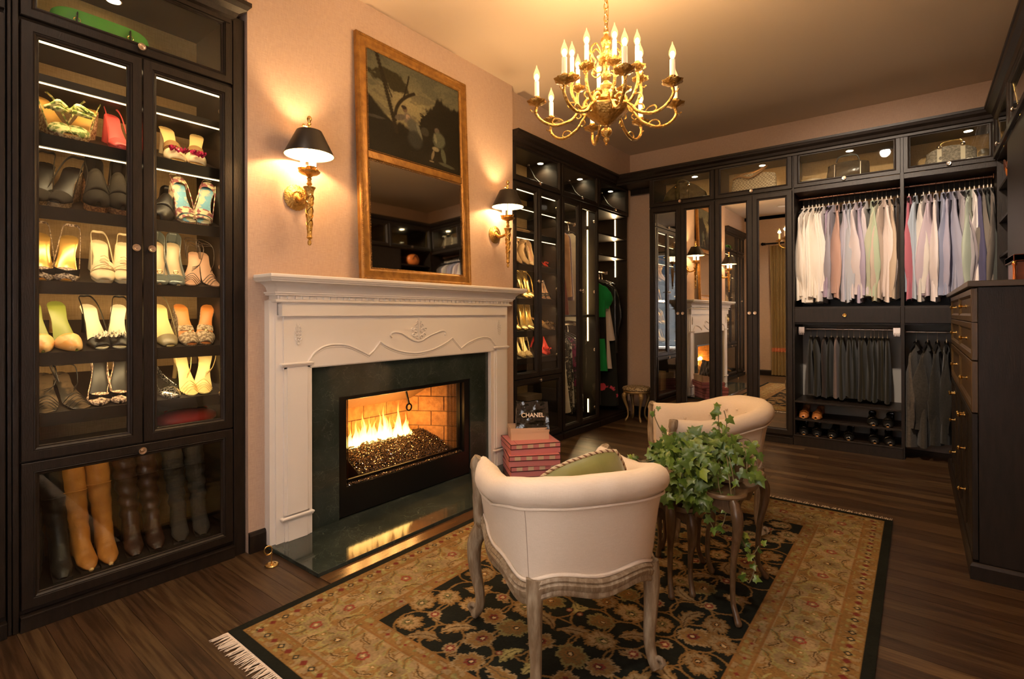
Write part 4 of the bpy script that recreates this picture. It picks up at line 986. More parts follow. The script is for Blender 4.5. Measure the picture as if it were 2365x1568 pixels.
def armchair(label, loc, fdir):
    r = thing('tub_armchair', label, 'armchair', (loc[0], loc[1], .011), math.atan2(fdir[1], fdir[0])-pi/2, group='cream tub armchairs on the rug')
    NS = 72
    def dh(s):     # height change of the top roll: dips behind the arm tips
        e = min(s, 1-s); return interp([(0, -.085), (.03, -.088), (.10, -.094), (.18, -.080), (.27, -.030), (.36, -.004), (.5, .008)], e)
    def wv(s):     # wavy lower edge
        return .012*cos(s*2*pi*5)+.010*cos(s*2*pi*2)+(.012 if min(s, 1-s) < .06 else 0)
    prof = [(-.004, .350), (.004, .40), (.010, .46), (.018, .53), (.026, .577), (.032, .592), (.042, .600), (.050, .614), (.055, .636), (.053, .660), (.044, .682), (.028, .696), (.010, .702), (-.016, .696), (-.040, .678), (-.056, .650), (-.064, .610), (-.066, .55), (-.064, .46), (-.062, .40), (-.062, .352)]
    def P_(s, o, z):
        hgt = max(0, min(1, (z-.35)/.30)); q, n_ = chair_plan(s); f = (.5+.5*min(1, min(s, 1-s)/.06))
        zz = z+dh(s)*hgt+(wv(s) if z < .36 and o > -.05 else 0)*.9; oo = o*f if z > .55 else o
        p = q+n_*oo; back = (z-.35)*(-.10)*max(0, 1-abs(s-.5)*3.2)
        return Vector((p.x, p.y+back-max(0, .06-min(s, 1-s))*.0, zz))
    k = len(prof); g = B()
    vs = []
    for i in range(NS+1):
        s = i/NS
        for j, (o, z) in enumerate(prof):
            w_ = 0
            if .60 < z and o > -.03: w_ = .0022*sin(s*90)*max(0, sin(s*17))
            vs.append(P_(s, o+w_, z))
    fs = [(i*k+j, (i+1)*k+j, (i+1)*k+(j+1) % k, i*k+(j+1) % k) for i in range(NS) for j in range(k)]+[tuple(range(k)), tuple(reversed([NS*k+j for j in range(k)]))]
    up_ = g.add(vs, fs).build('upholstery', LINEN, r, 60)
    pp = B()
    pp.tube([P_(i/NS, .036, .583)+Vector((0, 0, .0)) for i in range(NS+1)], .0048, 6)
    pp.tube([P_(i/NS, .001, .353) for i in range(NS+1)], .0065, 6)
    pp.tube([P_(i/NS, .007, .341) for i in range(NS+1)], .0045, 6)
    pp.build('piping', LINEN, up_, 60)
    seam = B()
    for s in (.315, .685): seam.tube([P_(s, o+.0004, z) for o, z in prof[:5]], .0013, 5)
    seam.build('seam', M('dark linen seam', (.42, .33, .25), .9), up_)  # seam line a darker tone than the linen
    tuf = B()
    for s in [.12, .22, .32, .42, .5, .58, .68, .78, .88]:
        for z in (.50, .60): p = P_(s, -.066, z); tuf.ball(p, .009, 8, 5)
    tuf.build('tufted_buttons', LINEN, up_, 60)
    # carved rail following the shell, then straight across the front
    rp = [(-.030, .352), (.012, .352), (.018, .344), (.014, .337), (.020, .331), (.018, .318), (.012, .310), (.015, .300), (.010, .292), (-.020, .292)]
    g = B(); vs = []; kk = len(rp)
    for i in range(NS+1):
        s = i/NS
        for o, z in rp: q, n_ = chair_plan(s, o); vs.append((q.x, q.y, z-.004+wv(s)*(1 if z > .32 else 1.2)))
    fs = [(i*kk+j, (i+1)*kk+j, (i+1)*kk+(j+1) % kk, i*kk+(j+1) % kk) for i in range(NS) for j in range(kk)]+[tuple(range(kk)), tuple(reversed([NS*kk+j for j in range(kk)]))]
    g.add(vs, fs); g.grid(lambda u, v: (lerp(-.29, .29, u), .262+.012*sin(pi*u)+(.010 if .2 < v < .8 else 0), lerp(.285+.018*cos(u*4*pi)*1, .350, v)), 30, 6)
    g.grid(lambda u, v: (lerp(-.29, .29, u), lerp(.235, .268, v), .350), 10, 2)
    g.build('seat_rail', OAKW, r, 50)
    for sx in (-1, 1):     # scrolled arm fronts
        a = B().tube(bez([(sx*.282, .262, .34), (sx*.286, .268, .42), (sx*.290, .266, .50), (sx*.296, .262, .560), (sx*.294, .258, .590), (sx*.282, .254, .612)], 5), [.022]*8+[.020]*8+[.024]*10, 10)
        a.build('arm_post', OAKW, r, 50)
    for sx in (-1, 1):
        for back in (0, 1):
            if back: K = [(sx*.212, -.222, .345, .031), (sx*.216, -.228, .29, .029), (sx*.214, -.226, .20, .024), (sx*.210, -.222, .10, .020), (sx*.215, -.232, .045, .019), (sx*.224, -.246, .016, .020)]
            else: K = [(sx*.272, .238, .345, .034), (sx*.300, .262, .28, .032), (sx*.302, .262, .20, .026), (sx*.286, .240, .10, .020), (sx*.288, .242, .045, .018), (sx*.304, .262, .016, .020)]
            pts = bez([q[:3] for q in K], 5); rr = [interp([(j, q[3]) for j, q in enumerate(K)], i/5) for i in range(len(pts))]
            g = B().tube(pts, rr, 10)
            e = pts[-1]; d = Vector((e.x, e.y, 0)).normalized()
            g.tube([e+Vector((0, 0, .012))+Vector((d.x*.008+.017*cos(t)*d.x*(1-t/14), d.y*.008+.017*cos(t)*d.y*(1-t/14), .006+.017*sin(t)*(1-t/14))) for t in [w*.55 for w in range(13)]], .0095, 8)
            g.build('leg', OAKW, r, 55)
    # seat cushion
    def seat(u, v):
        a = 2*pi*u; rr = v; x = .225*cos(a); y = .235*sin(a); x = math.copysign(abs(cos(a))**.6, cos(a))*.224; y = math.copysign(abs(sin(a))**.6, sin(a))*.232
        return (x*rr, y*rr+.02, .46-.02*rr**4-.10*max(0, rr-.96)*25*.9)
    s_ = B().grid(seat, 40, 12, cu=True); s_.build('seat_cushion', LINEN, r, 60)
    zk = [(0, 0), (.20, .215), (.26, .290), (.35, .386), (.583, .632), (.703, .727), (1, 1.02)]
    for ch_ in r.children_recursive:
        for v in ch_.data.vertices: v.co.z = interp(zk, v.co.z)
    return r
C1 = armchair('cream tub armchair in the foreground seen from behind, green cushion on it', (-1.042, 1.663), (-.822, .570))
C2 = armchair('cream tub armchair beyond the ivy plant, facing the fireplace', (-1.005, 3.155), (-.83, -.56))
# ---------------- cushion
SILK = M('olive silk', (.235, .22, .055), .42, sheen=.5, noise_=(6, (.17, .165, .035), .35, .65), bump=(9, .35))
CU = thing('throw_cushion', 'olive green silk cushion with twisted cord edge on the front armchair', 'cushion', (-.945, 1.625, .565))
CU.rotation_euler = (Matrix.Rotation(radians(55), 4, 'Z') @ Matrix.Rotation(radians(18), 4, 'X') @ Matrix.Rotation(radians(-17), 4, 'Y')).to_euler()
def pil(u, v, sg):
    x = u*2-1; y = v*2-1; e = (1-abs(x)**2.6)*(1-abs(y)**2.6); e = max(0, e)**.42
    k = 1-.07*(x*x*y*y)-.05*(1-abs(x*y))*0
    puck = .004*sin(14*x+3*y)*e*(abs(y))
    return Vector((x*.20, sg*(.062*e+.0015)+puck, y*.20))
p = B()
for sg in (-1, 1): p.grid(lambda u, v: pil(u, v, sg), 26, 26)
# round the upper corners a little, like a filled cushion
p.v = [(x*(1-.16*max(0, z/.2)**3), y, z*(1-.12*abs(x/.2)**3)) for x, y, z in p.v]
p.v = [(x*.86, y, z) for x, y, z in p.v]; ed_s = .86
p.build('cushion_cover', SILK, CU, 60)
ed = []
for t in range(320):
    a = t/320*4; i = int(a); f = a-i
    x, z = [(-.2+.4*f, -.2), (.2, -.2+.4*f), (.2-.4*f, .2), (-.2, .2-.4*f)][i]
    ed.append(Vector((.86*x*(1-.16*max(0, z/.2)**3), 0, z*(1-.12*abs(x/.2)**3))))
CORDM = M('cream and rust cord', (.52, .40, .25), .7)
CORDR = M('rust cord strand', (.16, .07, .035), .7)
for ph in (0, 2.1, 4.2):
    pts = []; cg_ = B()
    for i, q in enumerate(ed):
        t = ed[(i+1) % 320]-ed[i-1]; n_ = Vector((t.z, 0, -t.x)).normalized(); w_ = i*1.1+ph
        pts.append(q+n_*(.002+.0032*cos(w_))+Vector((0, .0032*sin(w_), 0)))
    cg_.tube(pts, .0031, 6, closed=True)
    cg_.build('cord_strand', CORDR if ph == 2.1 else CORDM, CU, 60)
# ---------------- nest of tables
TOPW = M('antique painted walnut', (.13, .075, .035), .30, noise_=(7, (.23, .16, .085), .40, .62), bump=(18, .15))
LEGW = M('dark walnut legs', (.085, .048, .022), .32, noise_=(16, (.16, .10, .055), .45, .75), stretch=(4, 4, 1))
def nest_table(label, x0, x1, y0, y1, H, legs=True):
    cx, cy_ = (x0+x1)/2, (y0+y1)/2; r = thing('nesting_table', label, 'side table', (cx, cy_, .011), group='nest of walnut side tables')
    a, b_ = (x1-x0)/2, (y1-y0)/2; H -= .011
    out = []; N_ = 96
    for i in range(N_):
        t = 2*pi*i/N_; c, s = cos(t), sin(t); k = 1/max(abs(c)**5+abs(s)**5, 1e-9)**.2
        w = 1+.030*cos(8*t)+.014*cos(16*t+pi)
        out.append((a*c*k*w*.97, b_*s*k*w*.97))
    def ring(sc, z): return [(x*sc, y*sc, z) for x, y in out]
    lv = [(.80, H-.006), (.93, H-.006), (.955, H-.002), (.975, H), (.99, H-.003), (1.0, H-.010), (.99, H-.018), (.965, H-.022), (.93, H-.024)]
    g = B(); vs = []; 
    for sc_v, z in lv: vs += ring(sc_v, z)
    fs = [(j*N_+i, j*N_+(i+1) % N_, (j+1)*N_+(i+1) % N_, (j+1)*N_+i) for j in range(len(lv)-1) for i in range(N_)]+[tuple(range(N_)), tuple((len(lv)-1)*N_+i for i in reversed(range(N_)))]
    g.add(vs, fs).build('tabletop', TOPW, r, 35)
    ap = B(); q = .82
    for (p0, p1) in (((-a*q, -b_*q), (a*q, -b_*q)), ((a*q, -b_*q), (a*q, b_*q)), ((a*q, b_*q), (-a*q, b_*q)), ((-a*q, b_*q), (-a*q, -b_*q))):
        d = (Vector(p1)-Vector(p0)); n_ = Vector((d.y, -d.x)).normalized()*.012
        poly = []
        for sd in (0, 1):
            for v_ in (0, 1):
                pass
        ap.grid(lambda u, v: (p0[0]+d.x*u+n_.x, p0[1]+d.y*u+n_.y, H-.022-v*(.040+.014*cos(u*4*pi))), 20, 1)
        ap.grid(lambda u, v: (p0[0]+d.x*u-n_.x*.2, p0[1]+d.y*u-n_.y*.2, H-.022-v*(.040+.014*cos(u*4*pi))), 20, 1)
        ap.grid(lambda u, v: (p0[0]+d.x*u+n_.x*(1-1.2*v), p0[1]+d.y*u+n_.y*(1-1.2*v), H-.022-(.040+.014*cos(u*4*pi))), 20, 1)
    ap.build('apron', LEGW, r, 40)
    for sx in (-1, 1):
        for sy in (-1, 1):
            K = [(sx*a*.80, sy*b_*.80, H-.024, .020), (sx*a*.88, sy*b_*.88, H-.07, .024), (sx*a*.89, sy*b_*.89, H-.14, .020), (sx*a*.82, sy*b_*.82, H*.48, .0125), (sx*a*.80, sy*b_*.80, .09, .0105), (sx*a*.86, sy*b_*.86, .035, .012), (sx*a*.90, sy*b_*.90, .010, .015), (sx*a*.91, sy*b_*.91, .0, .011)]
            pts = bez([q_[:3] for q_ in K], 5); rr = [interp([(j, q_[3]) for j, q_ in enumerate(K)], i/5) for i in range(len(pts))]
            B().tube(pts, rr, 10).build('leg', LEGW, r, 55)
    return r
nest_table('largest walnut table of the nest, its scalloped top carrying the ivy pot', -1.095, -.535, 2.135, 2.655, .520)
nest_table('middle walnut table of the nest, tucked under the largest', -1.130, -.830, 2.165, 2.625, .452)
nest_table('smallest walnut table of the nest, standing innermost', -1.060, -.765, 2.250, 2.545, .390)
# ---------------- ivy in its pot
PXc, PYc = -.690, 2.385
PT = thing('planter', 'oval beige ceramic planter on the walnut side table', 'plant pot', (PXc, PYc, .5195))
g = B().lathe([(0, .001), (.078, 0), (.088, .004), (.100, .050), (.112, .095), (.120, .112), (.122, .118), (.116, .118), (.104, .090), (.09, .085), (0, .085)], 48)
g.v = [(x*1.06, y*.92, z) for x, y, z in g.v]; g.build('pot', M('beige glazed ceramic', (.30, .235, .15), .4, noise_=(8, (.22, .165, .095))), PT, 40)
B().lathe([(0, .093), (.102, .090), (.104, .086)], 24).build('soil', M('potting soil', (.02, .014, .009), .95, bump=(80, .8)), PT)
IV = thing('ivy_plant', 'trailing green ivy spilling out of the planter towards the front armchair', 'plant', (PXc, PYc, .605))
LEAFM = [M('ivy leaf %s' % k, c, .32, spec=.5, noise_=(34, c2, .35, .7), bump=(60, .2)) for k, c, c2 in (('deep', (.045, .095, .012), (.075, .13, .020)), ('mid', (.085, .150, .018), (.13, .20, .030)), ('bright', (.17, .24, .026), (.24, .30, .05)))]
def leaf_mesh(mat):
    g = B(); out = [(0, 0), (.26, -.16), (.52, -.06), (.46, .14), (.62, .38), (.34, .42), (.22, .62), (0, 1.0), (-.22, .62), (-.34, .42), (-.62, .38), (-.46, .14), (-.52, -.06), (-.26, -.16)]
    def z(x, y): return -.10*(x*x)*2.2-.10*(y-.3)**2+.05*abs(x)
    c = (0, .30, .05); vs = [c]+[(x, y, z(x, y)) for x, y in out]; n = len(out)
    mid = [(x*.52, .3+(y-.3)*.52, z(x*.5, .3+(y-.3)*.5)+.03) for x, y in out]; vs += mid
    fs = []
    for i in range(n): j = (i+1) % n; fs += [(0, 1+n+i, 1+n+j), (1+n+i, 1+i, 1+j, 1+n+j)]
    g.add(vs, fs); g.v = [(x*.040, y*.043, zz*.043) for x, y, zz in g.v]
    o = g.build('leaf', mat, IV, 80); me = o.data; bpy.data.objects.remove(o); return me
LM = [leaf_mesh(m) for m in LEAFM]
r6 = random.Random(21); nleaf = 0
F3 = Vector((-.618, .786, 0)); R3 = Vector((.786, .618, 0)); camd = Vector((-PXc, -PYc, .62)).normalized()
extra = {0: B(), 1: B()}
def add_leaf(p, up_=None, s=None):
    global nleaf
    n_ = (camd*.8+Vector((r6.uniform(-.8, .8), r6.uniform(-.8, .8), r6.uniform(-.1, .9)))).normalized()
    d = Vector((r6.uniform(-1, 1), r6.uniform(-1, 1), r6.uniform(-1.3, .3))); d = (d-n_*d.dot(n_)).normalized(); x = d.cross(n_)
    Mr = Matrix((x, d, n_)).transposed().to_4x4(); s = s or r6.uniform(.75, 1.35)
    MM = Matrix.Translation(p) @ Mr @ Matrix.Scale(s, 4); nleaf += 1
    if nleaf <= 298:
        o = bpy.data.objects.new('leaf', LM[r6.choice((0, 0, 1, 1, 1, 2))]); COL.objects.link(o); o.parent = IV; o.matrix_basis = MM
    else: me = LM[0]; extra[nleaf % 2].add([MM @ v.co for v in me.vertices], [tuple(pl.vertices) for pl in me.polygons])
STEM = M('ivy stem', (.16, .13, .06), .6)
def vine(pts, nl, s0=1.0, r=.0022):
    P_ = bez(pts, 6); B().tube(P_, r, 5).build('stem', STEM, IV, 60)
    for k in range(nl):
        t = (k+.6)/nl; q = P_[min(int(t*len(P_)), len(P_)-1)]
        add_leaf(q+Vector((r6.uniform(-.02, .02), r6.uniform(-.02, .02), r6.uniform(-.01, .02))), s=s0*r6.uniform(.75, 1.2))
V_ = lambda a, f, z: R3*a+F3*f+Vector((0, 0, z))
# trailing vines down the near left side
vine([V_(0, 0, .02), V_(-.06, -.12, .05), V_(-.09, -.19, -.05), V_(-.07, -.21, -.16), V_(-.10, -.21, -.24), V_(-.13, -.20, -.20)], 11, .75)
vine([V_(0, 0, .02), V_(-.03, -.13, .04), V_(-.05, -.21, -.06), V_(-.03, -.22, -.20), V_(.01, -.22, -.30), V_(.045, -.22, -.36), V_(.02, -.22, -.44), V_(.0, -.21, -.40)], 16, .75)
vine([V_(0, 0, .02), V_(-.02, -.12, .05), V_(-.03, -.20, -.05), V_(-.02, -.21, -.22), V_(.03, -.21, -.33), V_(.07, -.20, -.30)], 12, .6)
vine([V_(0, 0, .03), V_(-.16, -.04, .08), V_(-.28, -.06, .03), V_(-.36, -.05, .0), V_(-.40, -.02, .02)], 12, .8)
vine([V_(0, 0, .03), V_(-.14, -.10, .06), V_(-.24, -.14, -.02), V_(-.30, -.13, -.06)], 12, .9)
vine([V_(0, 0, .03), V_(-.14, .02, .09), V_(-.24, .03, .10), V_(-.285, .03, .17), V_(-.29, .03, .215)], 9, .55)
vine([V_(0, 0, .03), V_(.0, .02, .11), V_(-.005, .02, .17), V_(.0, .02, .225)], 9, .85)
vine([V_(0, 0, .03), V_(.03, .02, .11), V_(.03, .02, .17), V_(.02, .02, .21)], 5, .8)
vine([V_(0, 0, .03), V_(.10, 0, .09), V_(.15, -.01, .05), V_(.165, -.01, .055)], 6, .7)
vine([V_(0, 0, .03), V_(.08, -.08, .07), V_(.10, -.13, .0), V_(.10, -.14, -.06)], 8, 1.1)
vine([V_(0, 0, .03), V_(.06, -.08, .07), V_(.05, -.14, .0), V_(.03, -.15, -.05)], 8, 1.15)
for k in range(9):
    a = lerp(-1, .6, k/8); vine([V_(0, 0, .02), V_(a*.10, -.03+.05*r6.random(), .09), V_(a*.20-.02, r6.uniform(-.1, .06), .05)], 6, 1.1)
while nleaf < 620:
    t = r6.random(); a = r6.uniform(-1, 1); f = r6.uniform(-1, 1)
    if a*a+f*f > 1: continue
    h = sqrt(1-a*a-f*f)
    if nleaf % 3: p_ = V_(-.120+.205*a, -.04+.13*f, .005+.105*h+r6.uniform(-.05, .012))
    else: p_ = V_(-.185+.12*a, -.15+.06*f, -.055+.10*r6.uniform(-1, 1))
    if p_.z < .012 and p_.dot(R3) > -.035: continue
    add_leaf(p_)
for k, g in extra.items(): o = g.build('leaf_mass', LEAFM[k], IV, 80); o['kind'] = 'stuff'
# ---------------- corner stool
ST = thing('footstool', 'small round gilt stool with patterned seat in the far corner', 'stool', (-2.600, 5.665, 0))
GILT = M('dull gilt carving', (.30, .19, .07), .45, .4, bump=(60, .5))
B().lathe([(0, .405), (.12, .404), (.150, .396), (.162, .380), (.162, .366), (.150, .358), (0, .356)], 36, flute=(.01, 18)).build('seat_pad', M('cream floral brocade', (.40, .29, .15), .8, noise_=(55, (.13, .08, .035), .46, .54), bump=(80, .5)), ST, 50)
B().lathe([(.0, .358), (.150, .358), (.154, .345), (.146, .330), (.13, .324), (0, .324)], 36, flute=(.02, 12)).build('seat_rail', GILT, ST, 40)
for k in range(4):
    a = pi/4+k*pi/2; d = Vector((cos(a), sin(a), 0))
    K = [(d*.115, .335, .024), (d*.150, .30, .030), (d*.142, .24, .020), (d*.108, .14, .012), (d*.104, .06, .010), (d*.128, .018, .015), (d*.132, 0, .010)]
    pts = bez([q[0]+Vector((0, 0, q[1])) for q in K], 5); B().tube(pts, [interp([(j, q[2]) for j, q in enumerate(K)], i/5) for i in range(len(pts))], 10).build('leg', GILT, ST, 50)
# ---------------- pink boxes, shoe box, glossy black bag
PINK = M('pink card', (.60, .215, .235), .55); PINKL = M('blush print', (.66, .52, .38), .55); BORD = M('dark maroon edge', (.05, .012, .012), .5); NUDE = M('nude card', (.66, .47, .33), .6)
def gift_box(k, z, off, ang, label):
    L_, D_, h1, h2 = .400, .335, .046, .034
    r = thing('gift_box', label, 'box', (-2.403+off[0], 3.034+off[1], z), radians(49.8)+ang, group='pink checked boxes stacked by the mantel')
    bx(.003, L_-.003, .003, D_-.003, 0, h1).build('box_base', PINK, r, bev=.001)
    l_ = bx(0, L_, 0, D_, h1-.001, h1+h2).build('lid', PINK, r, bev=.001)
    e = B(); t = .0042; z1 = h1+h2; z0 = h1-.001
    for zz in (z0+.001, z1-.0008):
        e.box(-.0006, L_+.0006, -.0006, t, zz-t*.6, zz+t*.6); e.box(-.0006, t, -.0006, D_+.0006, zz-t*.6, zz+t*.6); e.box(L_-t, L_+.0006, -.0006, D_+.0006, zz-t*.6, zz+t*.6); e.box(-.0006, L_+.0006, D_-t, D_+.0006, zz-t*.6, zz+t*.6)
    for xx in (0, L_-t): e.box(xx-.0006, xx+t, -.0006, t, z0, z1)
    e.box(.055, .057, t, D_-t, z1-.0006, z1+.0004); e.build('edge_line', BORD, l_)
    n = 9
    for i in range(1, n, 2): bx(L_*i/n, L_*(i+1)/n, -.0009, .001, z0+.004, z1-.004).build('check_print', PINKL, l_)
gift_box(0, .022, (0, 0), 0, 'pink checked box at the bottom of the stack beside the mantel')
gift_box(1, .1015, (-.012, -.008), radians(-3), 'pink checked box in the middle of the stack beside the mantel')
gift_box(2, .181, (-.018, .022), radians(2.5), 'pink checked box on top of the pink stack, under the nude box')
r = thing('shoe_box', 'nude beige lidded shoe box on the pink boxes, bearing the black bag', 'box', (-2.512, 3.175, .2605), radians(46))
bx(0, .305, 0, .19, 0, .064).build('box_base', NUDE, r, bev=.001)
g = B(); g.box(-.003, .308, -.003, .0, .062, .094); g.box(-.003, .308, .19, .193, .062, .094); g.box(-.003, 0, 0, .19, .062, .094); g.box(.305, .308, 0, .19, .062, .094); g.box(0, .305, 0, .19, .064, .080); g.build('lid', NUDE, r)
BG = thing('carrier_bag', 'glossy crumpled black carrier bag with white lettering on the shoe box', 'bag', (-2.432, 3.346, .3405), radians(42))
GLB = M('glossy black plastic', (.006, .007, .007), .10, spec=.6, coat=.6, bump=(13, .8))
def bagp(u, v):
    t = u*4; i = int(t) % 4; f = t-int(t); w, dpt = .130-.0*v, .060*(1-.72*v)
    w *= (1-.04*v)
    p = [(-w+2*w*f, -dpt), (w, -dpt+2*dpt*f), (w-2*w*f, dpt), (-w, dpt-2*dpt*f)][i]
    q = noise.noise(Vector((p[0]*18, p[1]*18, v*4)))*.008+noise.noise(Vector((p[0]*45, p[1]*45, v*11)))*.003
    nn = Vector((p[0]*.3, p[1]*2.5, 0)).normalized() if abs(p[1]) > 1e-6 else Vector((1, 0, 0))
    return Vector((p[0]+nn.x*q, p[1]+nn.y*q, v*.215+.004*sin(p[0]*40)*v+.002))
B().grid(bagp, 96, 30, cu=True).add([(-.13, -.06, .002), (.13, -.06, .002), (.13, .06, .002), (-.13, .06, .002)], [(0, 1, 2, 3)]).build('bag_body', GLB, BG, 70)
def text_mesh(txt, size, mat, parent, loc, rot, ext=.0006, name='lettering'):
    cu = bpy.data.curves.new(name, 'FONT'); cu.body = txt; cu.size = size; cu.align_x = 'CENTER'; cu.extrude = ext; cu.offset = size*.018
    o = bpy.data.objects.new('tmp', cu); COL.objects.link(o); bpy.context.view_layer.update()
    me = bpy.data.meshes.new_from_object(o.evaluated_get(bpy.context.evaluated_depsgraph_get())); bpy.data.objects.remove(o)
    me.materials.append(mat); o = bpy.data.objects.new(name, me); COL.objects.link(o); o.parent = parent; o.location = loc; o.rotation_euler = rot; return o
text_mesh('CHANEL', .047, M('white print', (.85, .74, .66), .5), BG, (0, -.0545, .098), (radians(78.5), 0, 0))
# ================================================================ shoes
def shoe_mat(n, c, r=.4, c2=None, sc=40, metal=0, coat=0, bump=None):
    return M('shoe '+n, c, r, metal, spec=.2 if r > .5 else .45, coat=coat, noise_=(sc, c2, .46, .54) if c2 else None, bump=bump)
def shoe(label, spec, Mt, pair=None):
    """spec: dict(h=heel height, kind, mats...). local: toe at -y, heel +y, sole bottom z=0"""
    L_, h = spec.get('L', .235), spec['h']+(.022 if .06 < spec['h'] < .2 else 0); kind = spec['kind']; wd = spec.get('w', 1.0); plat = spec.get('plat', .004)
    r = thing(spec.get('name', 'shoe'), label, 'shoe', group=pair); r.matrix_world = Mt
    run = sqrt(max(L_*L_-h*h, .01))
    Y = lambda t: -run/2+run*t
    Z = lambda t: plat+.003+h*(0 if t < .28 else .93*((min(t, .84)-.28)/.56)**1.2+(.07*(t-.84)/.16 if t > .84 else 0))
    toe = spec.get('toe', .5)
    Wk = [(0, .002+.006*toe), (.02, .010+.010*toe), (.05, .017+.012*toe), (.13, .027+.006*toe), (.25, .038), (.34, .038), (.5, .030), (.66, .024), (.82, .028), (.90, .0275), (.95, .023), (.98, .016), (1.0, .004)]
    Wf = lambda t: interp(Wk, t)*wd; Xo = lambda t: .006*sin(pi*t)*(1 if spec.get('left') else -1)
    N_ = 26
    ins = spec['insole']; upm = spec.get('upper', ins); hm = spec.get('heel', upm); sol = spec.get('sole', hm)
    g = B()     # sole board
    def sec(t, th=.0045): w_ = Wf(t); return [(Xo(t)-w_, Y(t), Z(t)), (Xo(t)-w_*.92, Y(t), Z(t)+.002), (Xo(t), Y(t), Z(t)+.0005), (Xo(t)+w_*.92, Y(t), Z(t)+.002), (Xo(t)+w_, Y(t), Z(t)), (Xo(t)+w_*.9, Y(t), Z(t)-th), (Xo(t)-w_*.9, Y(t), Z(t)-th)]
    vs = []; fs = []
    for i in range(N_+1): vs += sec((1-cos(pi*i/N_))/2)
    for i in range(N_):
        for j in range(7): fs.append((i*7+j, i*7+(j+1) % 7, (i+1)*7+(j+1) % 7, (i+1)*7+j))
    fs += [tuple(range(7)), tuple(reversed(range(N_*7, N_*7+7)))]
    g.add(vs, fs).build('insole', ins, r, 50)
    if spec.get('wedge') or plat > .006:
        g = B(); t0, t1 = 0, 1 if spec.get('wedge') else .40
        def wsec(t): w_ = Wf(t)*1.04; return [(Xo(t)-w_, Y(t), Z(t)-.003), (Xo(t)+w_, Y(t), Z(t)-.003), (Xo(t)+w_*.96, Y(t), 0), (Xo(t)-w_*.96, Y(t), 0)]
        vs = []; fs = []
        for i in range(N_+1): vs += wsec(lerp(t0, t1, i/N_))
        for i in range(N_):
            for j in range(4): fs.append((i*4+j, i*4+(j+1) % 4, (i+1)*4+(j+1) % 4, (i+1)*4+j))
        fs += [(0, 1, 2, 3), tuple(reversed(range(N_*4, N_*4+4)))]
        g.add(vs, fs).build('wedge' if spec.get('wedge') else 'platform', sol, r, 40)
    if not spec.get('wedge'):
        if h > .02:
            tw = spec.get('heelw', .010); g = B().tube([(Xo(.90), Y(.90), Z(.90)-.016), (Xo(.93), Y(.94), Z(.93)*.7), (Xo(.93), Y(.95), Z(.93)*.35), (Xo(.93), Y(.95), 0)], [.020, max(.014, tw), tw, tw*.9], 10); g.build('heel', hm, r, 50)
        else: B().box(-Wf(.9)*.9, Wf(.9)*.9, Y(.74), Y(1.0), 0, Z(.85)-.003).build('heel', hm, r, bev=.004)
    def arch(t, th, H, sp=0): w_ = Wf(t)*1.05+.001; return Vector((Xo(t)+w_*cos(th), Y(t)-sp, Z(t)-.003+H*sin(th)**.8))
    def vamp(t0, t1, H0, H1, name='vamp', mat=None, cut=0):
        g = B().grid(lambda u, v: arch(max(.001, lerp(t0, t1, v)+cut*(sin(pi*u)*1.0-.5)*v), pi*u, lerp(H0, H1, v**.7)), 14, 8)
        o = g.build(name, mat or upm, r, 70); md = o.modifiers.new('s', 'SOLIDIFY'); md.thickness = .0022; md.offset = 1; return o
    def strap(pts, rr=.0022, mat=None, name='strap', flat=None): return B().tube(bez(pts, 6), rr, 6, flat=flat).build(name, mat or upm, r, 60)
    def loop_back(z=.05, rr=.0022, t=.30, mat=None, flat=None):
        z *= .62
        w_ = Wf(t)+.002
        return strap([(Xo(t)-w_, Y(t), Z(t)+.008), (-.030, Y(.7), Z(.8)+z*.6), (-.022, Y(1.02), Z(1)+z), (0, Y(1.08), Z(1)+z*1.02), (.022, Y(1.02), Z(1)+z), (.030, Y(.7), Z(.8)+z*.6), (Xo(t)+w_, Y(t), Z(t)+.008)], rr, mat, 'sling_strap', flat)
    def quarter(t0, Hs, Hb, mat=None):
        def f(u, v):
            t = t0+(1-t0)*(1-abs(2*u-1)**1.0) if 0 else None
            a = 2*u-1; q = 1-abs(a); tt = lerp(t0, 1.0, min(1, q*1.25)) ; sx = -1 if a < 0 else 1
            w_ = Wf(min(tt, .97))*1.04*(1 if q < .8 else max(0, (1-q)/.2)**.6); H = lerp(Hs, Hb, max(0, (tt-t0)/(1-t0))**1.6)
            return Vector((Xo(tt)+sx*w_, Y(tt)+(.008 if q > .8 else 0), Z(min(tt, 1))-.003+H*v))
        o = B().grid(f, 28, 4).build('quarter', mat or upm, r, 70); md = o.modifiers.new('s', 'SOLIDIFY'); md.thickness = .002; return o
    if kind == 'mule': vamp(spec.get('v0', .03), spec.get('v1', .36), .010, spec.get('H', .040), cut=spec.get('cut', 0))
    elif kind == 'pump': vamp(.0, .30, .008, .026); quarter(.27, .024, .052)
    elif kind == 'sling': vamp(spec.get('v0', .02), .30, .010, .032); loop_back(spec.get('lz', .050), spec.get('lr', .0032), flat=(.5, 1.6))
    elif kind == 'sandal':
        vamp(.10, .19, .020, .026, 'toe_strap'); vamp(.24, .31, .030, .034, 'toe_strap')
        if spec.get('ankle', 1): loop_back(.045, .0020)
    elif kind == 'strappy':
        for k in range(4): t = .08+.07*k; strap([arch(t, 0, .02), arch(t+.03, pi/2, .026+.004*k), arch(t, pi, .02)], .0016)
        for k in range(3): strap([(-.03, Y(.62+.05*k), Z(.7)+.02), (-.03-.01*k, Y(.8), Z(.9)+.05+.012*k), (0, Y(.95), Z(1)+.035+.016*k), (.035, Y(.8), Z(.9)+.045), (.03, Y(.6), Z(.65)+.015), (0, Y(.4), Z(.45)+.04-.01*k)], .0016)
    elif kind == 'oxford':
